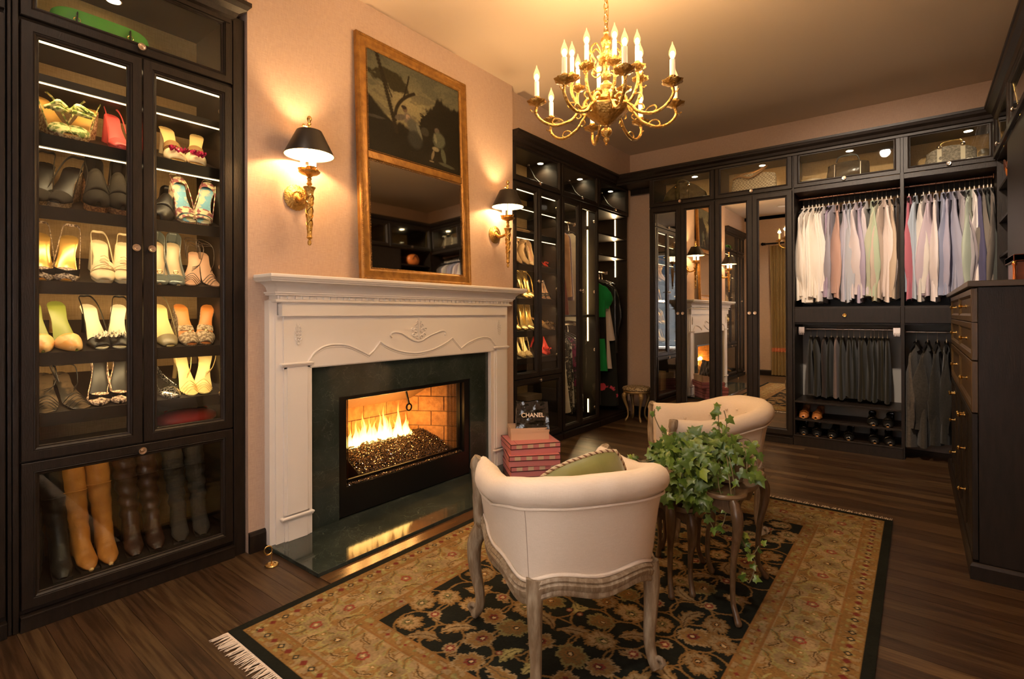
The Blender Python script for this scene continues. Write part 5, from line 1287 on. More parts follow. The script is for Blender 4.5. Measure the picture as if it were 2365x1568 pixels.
        vamp(0, .42, .022, .060); quarter(.36, .045, .070); vamp(.30, .60, .055, .074, 'tongue')
    if spec.get('band'):
        for (t, H) in spec['band']: vamp(t, t+.09, H, H+.003, 'band', spec.get('bandm', upm))
    if spec.get('laces'):
        g = B()
        for k in range(5): t = .22+.035*k; g.tube([arch(t, pi/2-.35, .040+.006*k)+Vector((0, 0, .003)), arch(t+.02, pi/2, .043+.006*k)+Vector((0, 0, .004)), arch(t+.035, pi/2+.35, .040+.006*k)+Vector((0, 0, .003))], .0015, 5)
        g.build('laces', spec['laces'], r)
    if spec.get('flower'):
        g = B(); R9 = random.Random(int(abs(Mt.translation.y)*1000)+3)
        for k in range(16):
            a = R9.uniform(0, 6.28); q = arch(.20, pi/2, .036)+Vector((R9.uniform(-.026, .026), R9.uniform(-.022, .022), R9.uniform(0, .012)))
            g.grid(lambda u, v: q+Vector((.016*(u-.5)*cos(a)-.013*(v-.5)*sin(a), .016*(u-.5)*sin(a)+.013*(v-.5)*cos(a), .010*abs(2*u-1)**2+.006*sin(6*v))), 4, 3)
        g.build('flower', spec['flower'], r, 80)
    if spec.get('bow'):
        g = B(); q = arch(.12, pi/2, .030)
        for sx in (-1, 1): g.grid(lambda u, v: q+Vector((sx*.038*u, -.006*sin(pi*u), (v-.5)*.022*(.3+u)+.004*sin(9*v))), 6, 4)
        g.ball(q, .006, 8, 5); g.build('bow', spec['bow'], r, 70)
    if spec.get('knot'):
        g = B(); q = arch(.42, pi/2, .070)
        R9 = random.Random(4)
        for k in range(9): a = k*.7; g.tube(bez([q+Vector((-.045+.01*k, .0, -.01)), q+Vector((-.01, -.01-.003*k, .016*sin(a)+.01)), q+Vector((.045-.008*k, .012*cos(a), .01*sin(a)))], 5), .007, 7)
        g.build('knotted_scarf', spec['knot'], r, 70)
    if spec.get('buckle'):
        q = arch(.28, pi/2, .042); B().tube([q+Vector((.009*cos(a), -.004, .007*sin(a))) for a in [k*pi/6 for k in range(12)]], .0014, 6, closed=True).build('buckle', BRASS, r, 50)
    return r
def boot(label, mat, Mt, H=.42, slouch=.4, lean=0, group=None, pointy=.5, tipm=None, seed=1, r0=.050):
    r = thing('boot', label, 'boot', group=group); r.matrix_world = Mt
    def f(u, v):
        a = 2*pi*u
        if v < .34:      # foot: sections from toe to ankle
            t = v/.34; y = -.135+.150*t; w_ = interp([(0, .006+.010*(1-pointy)), (.12, .024), (.4, .038), (.7, .036), (1, .034)], t); hgt = interp([(0, .008), (.15, .028), (.5, .050), (.8, .085), (1, .120)], t)
            x = w_*cos(a); z = .010+hgt*.5*(1+sin(a)); yy = y+.060*max(0, sin(a))*t*t*0+(.05*t**2)*(sin(a)*.5+.5)*.0
            if t > .75: k = (t-.75)/.25; yy = y+k*.02*(1-sin(a))
            return Vector((x, yy, z))
        t = (v-.34)/.66; z = .125+(H-.125)*t
        cx = lean*t*.06; cy_ = .055+.012*sin(t*3); rr = interp([(0, .038), (.15, .040), (.5, .050), (1, r0)], t)
        fold = slouch*.0075*sin(z*95+2.2*sin(a+seed)+seed)*(1-t)**.6+.003*noise.noise(Vector((cos(a)*2+seed, sin(a)*2, z*14)))
        tilt = (1-t)**3*.05
        return Vector((cx+(rr*.92+fold)*cos(a), cy_-(rr*1.12+fold)*sin(a)*-1*-1, z-tilt*sin(a)*-.6))
    g = B().grid(f, 22, 40, cu=True); bo = g.build('boot_shaft', mat, r, 80)
    B().prism([(-.125, 0), (-.125, .010), (-.02, .012), (.03, .034), (.03, .024), (-.02, .002)], -.032, .032, Matrix(((0, 1, 0, 0), (1, 0, 0, 0), (0, 0, 1, 0), (0, 0, 0, 1)))).build('sole', M('shoe dark sole', (.03, .018, .01), .5), r)
    B().prism([(.03, 0), (.025, .036), (.092, .036), (.084, 0)], -.026, .026, Matrix(((0, 1, 0, 0), (1, 0, 0, 0), (0, 0, 1, 0), (0, 0, 0, 1)))).build('heel', M('shoe dark sole', (.03, .018, .01), .5), r)
    B().grid(lambda u, v: (.034*cos(2*pi*u)*lerp(1.05, 1.0, v)*1.02, .060+.040*sin(2*pi*u)*1.0, .034+v*.10), 20, 4, cu=True).build('counter', mat, r, 70)
    rb = B().tube([(lean*.035+.0515*cos(a)*.94, .060-.0565*sin(a), H*.62+.008*sin(a)) for a in [k*pi/10 for k in range(20)]], .0025, 5, closed=True); rb.build('welt', mat, r, 60)
    if tipm: B().ball((0, -.134, .014), .010, 8, 6, (1, .8, .8)).build('toe_tip', tipm, r, 60)
    return r
def in_cab(root, x, y, z, yaw=0, pitch=0, s=1.0, flip=False):
    return root.matrix_basis @ Matrix.Translation((x, y, z)) @ Matrix.Rotation(pitch, 4, 'X') @ Matrix.Rotation(yaw, 4, 'Z') @ Matrix.Scale(s, 4)
for r_ in (LA, RA, RB, RC, LN): r_.rotation_euler = (0, 0, radians(90))
bpy.context.view_layer.update()
SLP = math.atan2(.144, .350)
def on_shelf(root, x, zs, yaw=0, yc=.185, L_=.235):
    z = zs-.006+(yc-.065)*.144/.350+.0015
    return in_cab(root, x, yc, z, yaw, SLP)
sm = shoe_mat
cream, black, tan_, gold = sm('cream leather', (.72, .58, .36), .5), sm('black leather', (.006, .005, .0045), .4), sm('tan leather', (.50, .26, .09), .45), sm('gold leather', (.80, .56, .20), .25, metal=.8)
S = dict
specs = {
 'espadrille': S(h=.075, kind='sling', wedge=1, plat=.018, insole=sm('amber insole', (.62, .33, .08)), upper=sm('yellow floral print', (.72, .62, .28), .7, (.16, .22, .05), 60), sole=sm('brown striped wedge', (.22, .11, .05), .7, (.55, .40, .22), 90), knot=sm('yellow floral print', (.72, .62, .28), .7, (.16, .22, .05), 60)),
 'red': S(h=.09, kind='sling', wedge=1, plat=.012, insole=sm('coral red', (.80, .10, .09), .3), upper=sm('coral red', (.80, .10, .09), .3), L=.24),
 'pinkflower': S(h=.085, kind='mule', v0=.10, v1=.34, insole=sm('straw insole', (.74, .50, .20), .5), upper=cream, flower=sm('magenta petals', (.52, .012, .10), .6), heel=cream, band=[(.44, .030)], bandm=sm('brown cord', (.22, .12, .04), .6)),
 'blackslide': S(h=.08, kind='sling', wedge=1, plat=.020, insole=black, upper=sm('charcoal linen', (.020, .016, .012), .8), sole=sm('woven jute', (.30, .21, .13), .8, (.14, .09, .05), 120), lz=.06),
 'corkwedge': S(h=.065, kind='oxford', wedge=1, plat=.026, insole=black, upper=sm('black suede', (.014, .011, .008), .85), sole=sm('cork', (.34, .17, .07), .8, (.15, .06, .025), 130), band=[(.45, .060), (.58, .066)], L=.225),
 'bluefloral': S(h=.105, kind='sandal', wedge=1, plat=.010, insole=sm('sky blue print', (.20, .46, .60), .6, (.72, .64, .42), 26), upper=sm('multicolour print', (.75, .62, .38), .6, (.30, .10, .10), 55), sole=sm('cream floral print', (.78, .66, .42), .6, (.42, .20, .14), 38), band=[(.30, .030), (.78, .036)], bandm=sm('multicolour print', (.75, .62, .38), .6, (.30, .10, .10), 55)),
 'darkloafer': S(h=.04, kind='oxford', insole=tan_, upper=black, band=[(.3, .05)], bandm=gold),
 'goldsling': S(h=.095, kind='sling', insole=sm('gold insole', (.70, .40, .10), .2, metal=.6), upper=sm('glitter weave', (.52, .38, .28), .5, (.10, .06, .04), 160), heel=black, bow=black, lz=.06),
 'creamwedge': S(h=.085, kind='sling', wedge=1, plat=.012, insole=cream, upper=sm('cream suede', (.78, .62, .38), .7), sole=sm('cream suede', (.78, .62, .38), .7), laces=sm('pale lace', (.60, .42, .22)), lz=.05, band=[(.28, .05)]),
 'clearpump': S(h=.105, kind='pump', insole=sm('beige insole', (.62, .46, .28)), upper=sm('grey patent', (.13, .15, .14), .12, coat=.5), heel=sm('grey patent', (.13, .15, .14), .12, coat=.5), buckle=1),
 'tanstrap': S(h=.085, kind='strappy', insole=sm('pinkish tan', (.62, .35, .22), .45), upper=sm('dark brown strap', (.05, .028, .015)), heel=black),
 'greenmule': S(h=.095, kind='mule', v0=0, v1=.30, insole=sm('lime insole', (.24, .27, .04), .35), upper=sm('orange marbled', (.72, .34, .09), .3, (.84, .52, .20), 22), heel=sm('orange marbled', (.72, .34, .09), .3, (.84, .52, .20), 22), toe=.2, H=.045),
 'whiteflower': S(h=.095, kind='sling', v0=.06, insole=sm('ivory insole', (.85, .74, .50), .45), upper=black, flower=sm('ivory petals', (.86, .78, .62), .6), heel=black),
 'yellowsling': S(h=.095, kind='sling', insole=sm('butter insole', (.80, .62, .26), .45), upper=sm('olive satin', (.22, .18, .10), .3), heel=black, lz=.06),
 'printmule': S(h=.095, kind='mule', v0=.04, v1=.30, insole=sm('rust insole', (.60, .20, .04), .4), upper=sm('beige check weave', (.52, .40, .26), .7, (.22, .15, .09), 100), sole=sm('beige check weave', (.52, .40, .26), .7, (.22, .15, .09), 100), wedge=1, plat=.006, band=[(.46, .003)], buckle=1),
 'blackstrappy': S(h=.055, kind='strappy', insole=sm('worn black', (.018, .014, .010), .35, (.09, .06, .035), 18), upper=black, heel=black, toe=1),
 'dotpump': S(h=.11, kind='pump', insole=black, upper=sm('pale dotted suede', (.76, .55, .38), .6, (.20, .12, .09), 120), heel=black, toe=.1, bow=black),
 'sparkle': S(h=.03, kind='pump', insole=black, upper=sm('sequins', (.35, .32, .30), .15, (.03, .03, .03), 150, metal=.7)),
 'yellowstrap': S(h=.095, kind='strappy', insole=sm('butter insole', (.80, .62, .26), .45), upper=sm('gold cord', (.72, .50, .20), .3, metal=.5), heel=sm('gold cord', (.72, .50, .20), .3, metal=.5)),
 'brass': S(h=.10, kind='sling', insole=gold, upper=gold, heel=gold, lz=.06),
 'goldpump': S(h=.10, kind='pump', insole=gold, upper=sm('bronze satin', (.42, .30, .13), .25, metal=.7), heel=gold, toe=.1),
 'fringe': S(h=.09, kind='sling', insole=sm('butter insole', (.80, .62, .26), .45), upper=sm('raffia', (.45, .33, .17), .8, (.25, .17, .08), 120), heel=tan_, lz=.055),
 'ruffle': S(h=.09, kind='mule', insole=sm('scarlet', (.55, .03, .02), .5), upper=sm('scarlet', (.55, .03, .02), .5), flower=sm('scarlet', (.55, .03, .02), .5)),
 'fuzzy': S(h=.03, kind='mule', insole=tan_, upper=sm('brown shearling', (.20, .12, .06), .9), flower=sm('brown shearling', (.20, .12, .06), .9)),
 'heels': S(h=.10, kind='sandal', insole=sm('pinkish tan', (.62, .35, .22), .45), upper=black, heel=black),
 'nude': S(h=.10, kind='pump', insole=sm('pinkish tan', (.62, .35, .22), .45), upper=sm('nude patent', (.66, .44, .24), .2), toe=.1)}
SIDE = {-1: 'left', 1: 'right'}
def pairs(root, zs, key, xs, text, yaws=(0, 0), where='', sc=1.0, yc=.185):
    for k, x in enumerate(xs):
        lb = text if len(xs) == 1 else text+(', nearer the left' if k == 0 else ', nearer the right')
        sp_ = dict(specs[key]); sp_['left'] = k == 0
        shoe(lb, sp_, on_shelf(root, x, zs, yaws[min(k, len(yaws)-1)], yc) @ Matrix.Scale(sc*(1.10 if root is LA else 1), 4), pair=None)
z1, z2, z3, z4, z5 = SHELVES
pairs(LA, z1, 'espadrille', (.125, .232), 'brown wedge espadrille with yellow scarf on the top shelf', (.35, -.45), sc=1.0)
pairs(LA, z1, 'red', (.352,), 'coral red slingback wedge on the top shoe shelf', (.05,), sc=.92)
pairs(LA, z1, 'pinkflower', (.580, .700), 'straw mule with magenta flower on the top shelf', (.05, -.25), sc=1.05)
pairs(LA, z2, 'blackslide', (.085, .170), 'charcoal slingback wedge with jute sole', (-.3, -.45), sc=1.05)
pairs(LA, z2, 'corkwedge', (.270, .365), 'black cork-soled strapped wedge', (-.05, -.1), sc=1.05)
pairs(LA, z2, 'darkloafer', (.545,), 'dark loafer with gold bands beside the blue floral wedges', (-.4,), sc=1.05)
pairs(LA, z2, 'bluefloral', (.628, .735), 'cream and sky blue floral wedge', (.1, -.35), sc=1.05)
pairs(LA, z3, 'goldsling', (.085, .180), 'gold-lined slingback heel with black bow', (-.1, -.2), sc=1.05)
pairs(LA, z3, 'creamwedge', (.295, .385), 'cream laced slingback wedge', (-.05, -.15), sc=1.0)
pairs(LA, z3, 'clearpump', (.515, .595), 'grey patent pump with beige lining', (-.1, -.1), sc=1.05)
pairs(LA, z3, 'tanstrap', (.675, .755), 'pinkish tan heel with thin brown straps', (-.35, .1), sc=.95)
pairs(LA, z4, 'greenmule', (.070, .168), 'orange marbled mule with lime green insole', (.1, .2), sc=1.05)
pairs(LA, z4, 'whiteflower', (.270, .365), 'ivory sandal with white petal flower', (.15, -.15), sc=.98)
pairs(LA, z4, 'yellowsling', (.545,), 'butter yellow slingback with olive toe', (.05,), sc=1.0)
pairs(LA, z4, 'printmule', (.640, .745), 'beige checked mule with rust insole', (.05, -.3), sc=1.0)
pairs(LA, z5, 'blackstrappy', (.100, .190), 'worn black strappy sandal on the lowest lit shelf', (-.1, .2), sc=1.0)
pairs(LA, z5, 'dotpump', (.285, .370), 'pale dotted pump with black bow', (-.1, -.2), sc=1.0)
pairs(LA, z5, 'sparkle', (.535,), 'sparkling sequinned black pump', (.3,), sc=1.0)
pairs(LA, z5, 'yellowstrap', (.640, .735), 'butter yellow heel with gold cords', (.1, -.3), sc=1.0)
g = B().grid(lambda u, v: Vector((.15*cos(2*pi*u)*sin(pi*v), .08*sin(2*pi*u)*sin(pi*v), .045*(1-cos(pi*v)))), 20, 10, cu=True)
t = thing('evening_bag', 'small scarlet clutch on the dark shelf below the yellow strappy heels', 'bag'); t.matrix_world = in_cab(LA, .66, .20, .677); g.build('bag_body', sm('scarlet', (.55, .03, .02), .5), t, 80); B().tube(bez([(-.1, 0, .085), (0, .01, .13), (.1, 0, .085)], 8), .003, 6).build('handle', sm('scarlet', (.55, .03, .02), .5), t)
# right shoe cabinet
pairs(RA, z3, 'brass', (.345, .440), 'gold slingback behind the mantel end', (0, -.15), sc=1.15)
pairs(RA, z4, 'goldpump', (.330, .440), 'bronze satin pump behind the mantel end', (-.2, -.2), sc=1.15)
pairs(RA, z4, 'brass', (.215,), 'gold slingback half hidden by the cabinet side', (0,), sc=1.0)
pairs(RA, z5, 'fringe', (.270, .385), 'fringed raffia slingback in the cabinet right of the mantel', (0, -.1), sc=1.1)
pairs(RA, z5, 'ruffle', (.640, .740), 'scarlet ruffled mule in the cabinet right of the mantel', (.2, -.6), sc=1.05)
pairs(RA, z4, 'fuzzy', (.660, .745), 'brown shearling slipper in the cabinet right of the mantel', (.2, 0), sc=1.1)
pairs(RA, z3, 'heels', (.650, .750), 'black strapped heel in the cabinet right of the mantel', (-.4, -.5), sc=1.05)
pairs(RA, z2, 'nude', (.470,), 'nude pump beside the tan suede boots', (-.1,), sc=1.15)
pairs(RA, z2, 'ruffle', (.680,), 'small scarlet ruffled mule alone on its shelf', (.6,), sc=.75)
for k, x in enumerate((.235, .345)):
    boot('slouchy tan suede boot on the upper shoe shelf, '+('half hidden' if k == 0 else 'fully seen'), M('tan suede boot', (.36, .22, .11), .85, bump=(30, .3)), on_shelf(RA, x, z2, -.2, .20), .30, .9, seed=k+3)
# boots in the lower compartment
BT = {'black': M('black boot leather', (.013, .011, .009), .38, bump=(25, .4)), 'tan': M('honey boot leather', (.50, .20, .032), .42, noise_=(14, (.36, .13, .018), .3, .7), bump=(28, .45)), 'brown': M('oxblood boot leather', (.055, .021, .011), .34, noise_=(14, (.03, .011, .006), .3, .7), bump=(28, .45)), 'grey': M('grey suede boot', (.048, .036, .026), .85, noise_=(10, (.022, .016, .012), .3, .7), bump=(40, .5))}
BL = [(.060, 'black', 'black leather boot at the far left, almost hidden', -.3, .45), (.155, 'black', 'black leather boot beside the honey boots', -.1, .5), (.235, 'tan', 'honey leather boot, left of its pair', 0, .52), (.318, 'tan', 'honey leather boot, right of its pair', -.1, .54), (.420, 'brown', 'oxblood leather boot, left of its pair', -.15, .54), (.508, 'brown', 'oxblood leather boot, right of its pair', -.15, .54), (.620, 'grey', 'grey slouchy boot, left of its pair', -.25, .54), (.718, 'grey', 'grey slouchy boot, right of its pair', -.25, .54)]
for k, (x, c, lb, yaw, H) in enumerate(BL):
    boot(lb, BT[c], in_cab(LA, x, .185, .1305, yaw, 0), H, (.5, .5, .25, .25, .9, .9, .7, .7)[k], lean=-.6, seed=k*1.7, pointy=.9 if c == 'tan' else .3, tipm=M('bare toe tip', (.70, .42, .16), .4) if c == 'tan' else None)
# men's shoes on the bay shelves
mspec = S(h=.022, kind='oxford', L=.27, insole=tan_, upper=black, sole=black, heel=black, toe=.9, laces=black)
cog = dict(mspec, upper=sm('cognac leather', (.36, .13, .035), .25, coat=.4), heel=sm('cognac heel', (.10, .04, .015)), laces=sm('brown lace', (.12, .05, .02)))
blk = dict(mspec, upper=sm('polished black', (.012, .011, .010), .12, coat=.7))
for x, z, sp_, lb in ((.078, .254, cog, 'cognac leather lace-up on the upper shoe shelf, left one'), (.190, .254, cog, 'cognac leather lace-up on the upper shoe shelf, right one'),
                     (.615, .254, blk, 'polished black lace-up on the upper shoe shelf, left one'), (.735, .254, blk, 'polished black lace-up on the upper shoe shelf, right one'),
                     (.070, .0985, blk, 'black lace-up at the left end of the bottom shelf'), (.180, .0985, blk, 'black lace-up second from the left on the bottom shelf'),
                     (.315, .0985, blk, 'black lace-up third from the left on the bottom shelf'), (.440, .0985, blk, 'black lace-up fourth from the left on the bottom shelf'),
                     (.625, .0985, blk, 'black lace-up fifth from the left on the bottom shelf'), (.735, .0985, blk, 'black lace-up at the right end of the bottom shelf')):
    shoe(lb, sp_, Matrix.Translation((-.934+x, FY+.155, z+.0005)) @ Matrix.Rotation(rnd.uniform(-.1, .1), 4, 'Z'))
# ================================================================ garments
def cloth(n, c, c2=None, sc=3, rough=.85, stretch=(1, 1, 1), lo=.35, hi=.65): return M('cloth '+n, c, rough, spec=.15, sheen=.1, noise_=(sc, c2, lo, hi) if c2 else None, stretch=stretch, bump=(9, .25))
HB = M('black hanger', (.012, .012, .012), .35)
def hanger(r, W_=.19, mat=HB, hook=CHROME, drop=.105):
    h = B().tube([(0, -W_, -drop-.045), (0, -W_*.5, -drop-.012), (0, -.01, -drop+.008), (0, .01, -drop+.008), (0, W_*.5, -drop-.012), (0, W_, -drop-.045)], [.006, .009, .008, .008, .009, .006], 8).build('hanger', mat, r, 60)
    pts = [(0, .018*sin(a), .003+.018*cos(a)-.018+.012) for a in [radians(q) for q in range(-70, 185, 20)]]
    pts = [(0, .016*cos(a), -.002+.016*sin(a)) for a in [radians(q) for q in range(200, -75, -25)]]+[(0, .002, -.035), (0, 0, -drop+.01)]
    B().tube(pts, .0022, 6).build('hook', hook, h, 60)
    B().tube([(0, 0, -.062), (0, 0, -.088)], .0045, 8).build('ferrule', M('white ferrule', (.85, .78, .66), .3), h)
    return h
def garment(name, label, cat, loc, mat, ln=.87, ytop=.17, ybot=.215, th=.030, sleeve=.80, collar=True, yaw=0, seed=0, group=None, mat2=None, z0=-.125, thb=None, swidth=.078, rz=0, flare=0, placket=False):
    r = thing(name, label, cat, loc, rz+yaw, group); R8 = random.Random(seed*13+5); ph = R8.random()*6
    hanger(r, ytop*.95)
    thb = thb or th
    def body(u, v):
        a = 2*pi*u; z = z0-ln*v
        sh_ = min(1, v*ln/.075)                    # slope from the neck to the shoulders
        hy = lerp(.055, ytop+.01, sh_**.75) if v*ln < .075 else lerp(ytop+.01, ybot, (v*ln-.075)/(ln-.075))
        hx = lerp(.014, th, min(1, v*ln/.45)); hx = lerp(hx, thb, v)
        y = hy*(-cos(a)); x = hx*sin(a)*(abs(sin(a))**-.25 if abs(sin(a)) > .05 else 1)
        fold = noise.noise(Vector((y*13+ph, seed, z*1.5)))*.016*min(1, v*3)+.005*sin(y*60+ph)*v
        zz = z-.012*(1-abs(cos(a)))*v*0+.018*v*cos(2*a+ph)*.5
        return Vector((x+fold, y+flare*v*cos(a)*-.0, zz))
    bo = B().grid(body, 36, 22, cu=True).build('body', mat, r, 80)
    if sleeve:
        for sy in (-1, 1):
            tw = R8.choice((-1, 1, 1))*R8.uniform(.35, 1.25); cxw = R8.uniform(-.015, .015); out = R8.uniform(.01, .065); sl = sleeve*R8.uniform(.95, 1.02)
            def slv(u, v):
                a = 2*pi*u; z = z0-.055-sl*v; w_ = swidth*interp([(0, .22), (.06, .42), (.25, .62), (.62, 1.0), (.85, .88), (.93, .70), (1, .66)], v)
                ell = Vector((w_*.30*sin(a), w_*cos(a), 0)); ca, sa = cos(tw*min(1, v*2.2+.15)), sin(tw*min(1, v*2.2+.15)); e = Vector((ell.x*ca-ell.y*sa, ell.x*sa+ell.y*ca, 0))
                cy_ = sy*(ytop-.025+out*sin(pi*min(1, v*1.1))+.02*v)
                f = noise.noise(Vector((cos(a)*2+seed, v*5, sin(a)*2)))*.008
                return Vector((e.x+cxw*v*2+f+.004*sin(v*6+seed), cy_+e.y+f, z))
            so_ = B().grid(slv, 18, 16, cu=True).build('sleeve', mat, r, 80)
            if collar: B().grid(lambda u, v: slv(u, .93+.08*v)*1.0+Vector((.0015*sin(2*pi*u), .0015*cos(2*pi*u)*1, 0)), 18, 2, cu=True).build('cuff', mat2 or mat, so_, 80)
    if collar:
        B().grid(lambda u, v: Vector((.021*sin(2*pi*u)*lerp(.7, 1.1, v), -.085*cos(2*pi*u)*lerp(.72, 1.0, v), z0+.040-.075*v+.012*cos(2*pi*u)*(-1))), 22, 3, cu=True).build('collar', mat2 or mat, r, 80)
    return r
def shirt_set(xs, cols, z, base, grp):
    for k, (x, (c, nm, txt)) in enumerate(zip(xs, cols)):
        m = cloth(nm, c)
        garment('shirt', txt, 'shirt', (x, FY+.25, z), m, ln=rnd.uniform(.84, .90), yaw=rnd.uniform(-.16, .12), seed=base+k, group=grp, sleeve=rnd.uniform(.76, .82), th=.024, swidth=.048 if nm in ('pinstripe', 'rose') else .078)
WH = (.80, .74, .66)
c1 = [(WH, 'white a', 'white dress shirt at the left end of the rail'), ((.80, .73, .64), 'white b', 'white dress shirt, second from the left end'), ((.82, .75, .66), 'white c', 'white dress shirt, third from the left end'), ((.80, .74, .66), 'white d', 'white dress shirt, fourth from the left end'), ((.79, .72, .64), 'white e', 'white dress shirt, fifth from the left end'), ((.76, .70, .66), 'white f', 'white dress shirt just left of the lavender one'),
      ((.36, .29, .40), 'lavender', 'lavender shirt right of the white ones'), ((.33, .31, .36), 'slate lilac', 'slate lilac shirt next to the salmon one'), ((.52, .33, .27), 'salmon', 'salmon pink shirt in the left bay'), ((.46, .44, .52), 'pale lilac', 'pale lilac shirt right of the salmon one'), ((.44, .46, .52), 'mist blue', 'mist blue narrow shirt in the left bay'), ((.62, .55, .56), 'pearl', 'pearl shirt with broad hanging sleeve'),
      ((.44, .38, .50), 'violet', 'soft violet shirt in the left bay'), ((.60, .54, .56), 'pearl b', 'pearl pink shirt left of the green one'), ((.42, .50, .36), 'mint', 'mint green shirt in the left bay'), ((.46, .46, .34), 'sage', 'sage beige shirt right of the mint one'), ((.56, .46, .38), 'sand', 'sand coloured shirt in the left bay'), ((.72, .62, .58), 'blush', 'blush white shirt, brightest near the right'), ((.55, .43, .32), 'buff', 'buff coloured shirt near the black one'), ((.045, .032, .025), 'pinstripe', 'black pinstripe shirt at the right end')]
X1 = [-.879, -.834, -.804, -.771, -.746, -.715, -.668, -.632, -.595, -.540, -.502, -.458, -.417, -.374, -.322, -.285, -.25, -.218, -.184, -.136]
shirt_set(X1, c1, 2.3745, 0, 'dress shirts in the left open bay')
c2 = [((.52, .16, .20), 'rose', 'rose pink narrow garment beside the bay divider'), ((.40, .46, .54), 'ice blue', 'ice blue shirt at the left of the right bay'), ((.62, .58, .54), 'chalk', 'chalk white shirt in the right bay'), ((.50, .42, .48), 'heather', 'heather pink shirt in the right bay'), ((.72, .65, .64), 'bright white', 'bright white shirt with wide sleeve in the right bay'), ((.30, .32, .44), 'denim', 'denim blue shirt behind the wide white sleeve'), ((.38, .36, .46), 'periwinkle', 'periwinkle shirt with long pale cuff'), ((.33, .33, .42), 'steel blue', 'steel blue shirt in the middle of the right bay'), ((.32, .28, .30), 'taupe', 'taupe checked shirt in the right bay'), ((.36, .34, .36), 'dove', 'dove grey shirt in the right bay'), ((.42, .48, .40), 'pale mint', 'pale mint shirt left of the white sleeve'),
      ((.80, .73, .70), 'snow', 'snow white shirt hanging over the counter'), ((.085, .080, .15), 'navy', 'navy shirt right of the snow white one'), ((.17, .15, .13), 'ash', 'ash grey shirt near the shelf tower'), ((.060, .065, .060), 'graphite', 'graphite shirt near the shelf tower'), ((.16, .135, .115), 'mole', 'mole grey shirt touching the shelf tower')]
X2 = [-.055, -.010, .045, .085, .130, .178, .215, .250, .285, .318, .348, .378, .408, .435, .460, .482]
shirt_set(X2, c2, 2.3745, 40, 'dress shirts in the right open bay')
# trousers folded over hangers
XP = [-.821, -.770, -.701, -.650, -.603, -.558, -.510, -.470, -.423, -.384, -.338, -.312, -.280, -.250, -.215]
tc = [((.016, .014, .010), 'black'), ((.022, .019, .011), 'dark olive'), ((.034, .025, .022), 'plum grey'), ((.017, .015, .010), 'charcoal'), ((.15, .11, .10), 'rosy grey'), ((.012, .012, .008), 'ink')]
TX = ['left-end', 'second', 'plum grey', 'fourth', 'pale rosy', 'sixth', 'seventh', 'eighth', 'ninth', 'tenth', 'eleventh', 'twelfth', 'thirteenth', 'fourteenth', 'right-end']
for k, x in enumerate(XP):
    ci = 4 if k == 4 else (2 if k == 2 else (0, 1, 3, 5)[k % 4]); c, nm = tc[ci]
    garment('trousers', '%s pair of %s trousers hanging from the lower rail' % (TX[k], nm), 'trousers', (x, FY+.25, 1.099), cloth('trouser '+nm, c), ln=.555+.01*(k % 3), ytop=.15, ybot=.105 if k < 14 else .13, th=.022, thb=.024, sleeve=0, collar=False, yaw=rnd.uniform(-.1, .1), seed=80+k, group='trousers under the drawer', z0=-.075)
for k, (x, c, nm, lb) in enumerate(((-.010, (.085, .070, .055), 'warm grey tweed', 'warm grey tweed jacket, front one of the lower right bay'), (.068, (.045, .039, .031), 'stone grey', 'stone grey jacket behind the tweed one'), (.135, (.028, .025, .020), 'dark stone', 'dark stone jacket, third from the bay divider'), (.195, (.020, .019, .016), 'graphite wool', 'graphite jacket beside the dresser'))):
    garment('jacket', lb, 'jacket', (x, FY+.25, 1.0845), cloth(nm, c, tuple(q*.7 for q in c), 60), ln=.86-.02*k, ytop=.20, ybot=.245, th=.034, thb=.045, sleeve=.66, collar=True, yaw=-.22+.05*k, seed=110+k, group='jackets in the lower right bay', swidth=.075)
# dresses and tops in the doored hanging cabinet and the open corner bay (rails run along y)
def hang(root, lx, z, name, label, mat, **k):
    w = root.matrix_basis @ Vector((lx, .30, z))
    return garment(name, label, k.pop('cat', 'garment'), tuple(w), mat, rz=radians(90), **k)
K_ = dict(sleeve=0, collar=False)
hang(RB, .165, 2.2795, 'blouse', 'grey silk blouse at the left of the glass hanging cabinet', cloth('silk grey', (.30, .25, .26), (.5, .42, .40), 8, .5), ln=.9, ytop=.15, ybot=.18, seed=201, **K_)
hang(RB, .385, 2.2795, 'dress', 'dusty purple dress in the glass hanging cabinet', cloth('dusty purple', (.16, .12, .17), (.30, .22, .26), 6, .5), ln=.75, ytop=.15, ybot=.2, seed=202, **K_)
hang(RB, .300, 2.2795, 'dress', 'peach ruffled dress in the glass hanging cabinet', cloth('peach', (.58, .32, .17), (.42, .20, .10), 9), ln=.72, ytop=.18, ybot=.23, th=.035, thb=.05, seed=203, **K_)
hang(RB, .255, 2.2795, 'skirt', 'brick red skirt below the peach dress', cloth('brick', (.26, .045, .025), (.16, .025, .015), 5), ln=.93, ytop=.10, ybot=.215, seed=204, **K_)
hang(RB, .600, 2.2795, 'dress', 'ivory slip dress by the light strip', cloth('ivory slip', (.62, .52, .36)), ln=.98, ytop=.12, ybot=.16, seed=205, **K_)
hang(RB, .225, 1.1395, 'skirt', 'long white pleated skirt in the glass hanging cabinet', cloth('pleated white', (.66, .58, .50), (.46, .40, .34), 3, .8, (20, 20, .6)), ln=.78, ytop=.15, ybot=.245, th=.035, thb=.06, seed=206, **K_)
hang(RB, .315, 1.1395, 'blouse', 'black and cream patterned blouse on the lower rail', cloth('bw pattern', (.03, .028, .025), (.42, .36, .28), 34, lo=.56, hi=.60), ln=.70, ytop=.15, ybot=.19, seed=207, **K_)
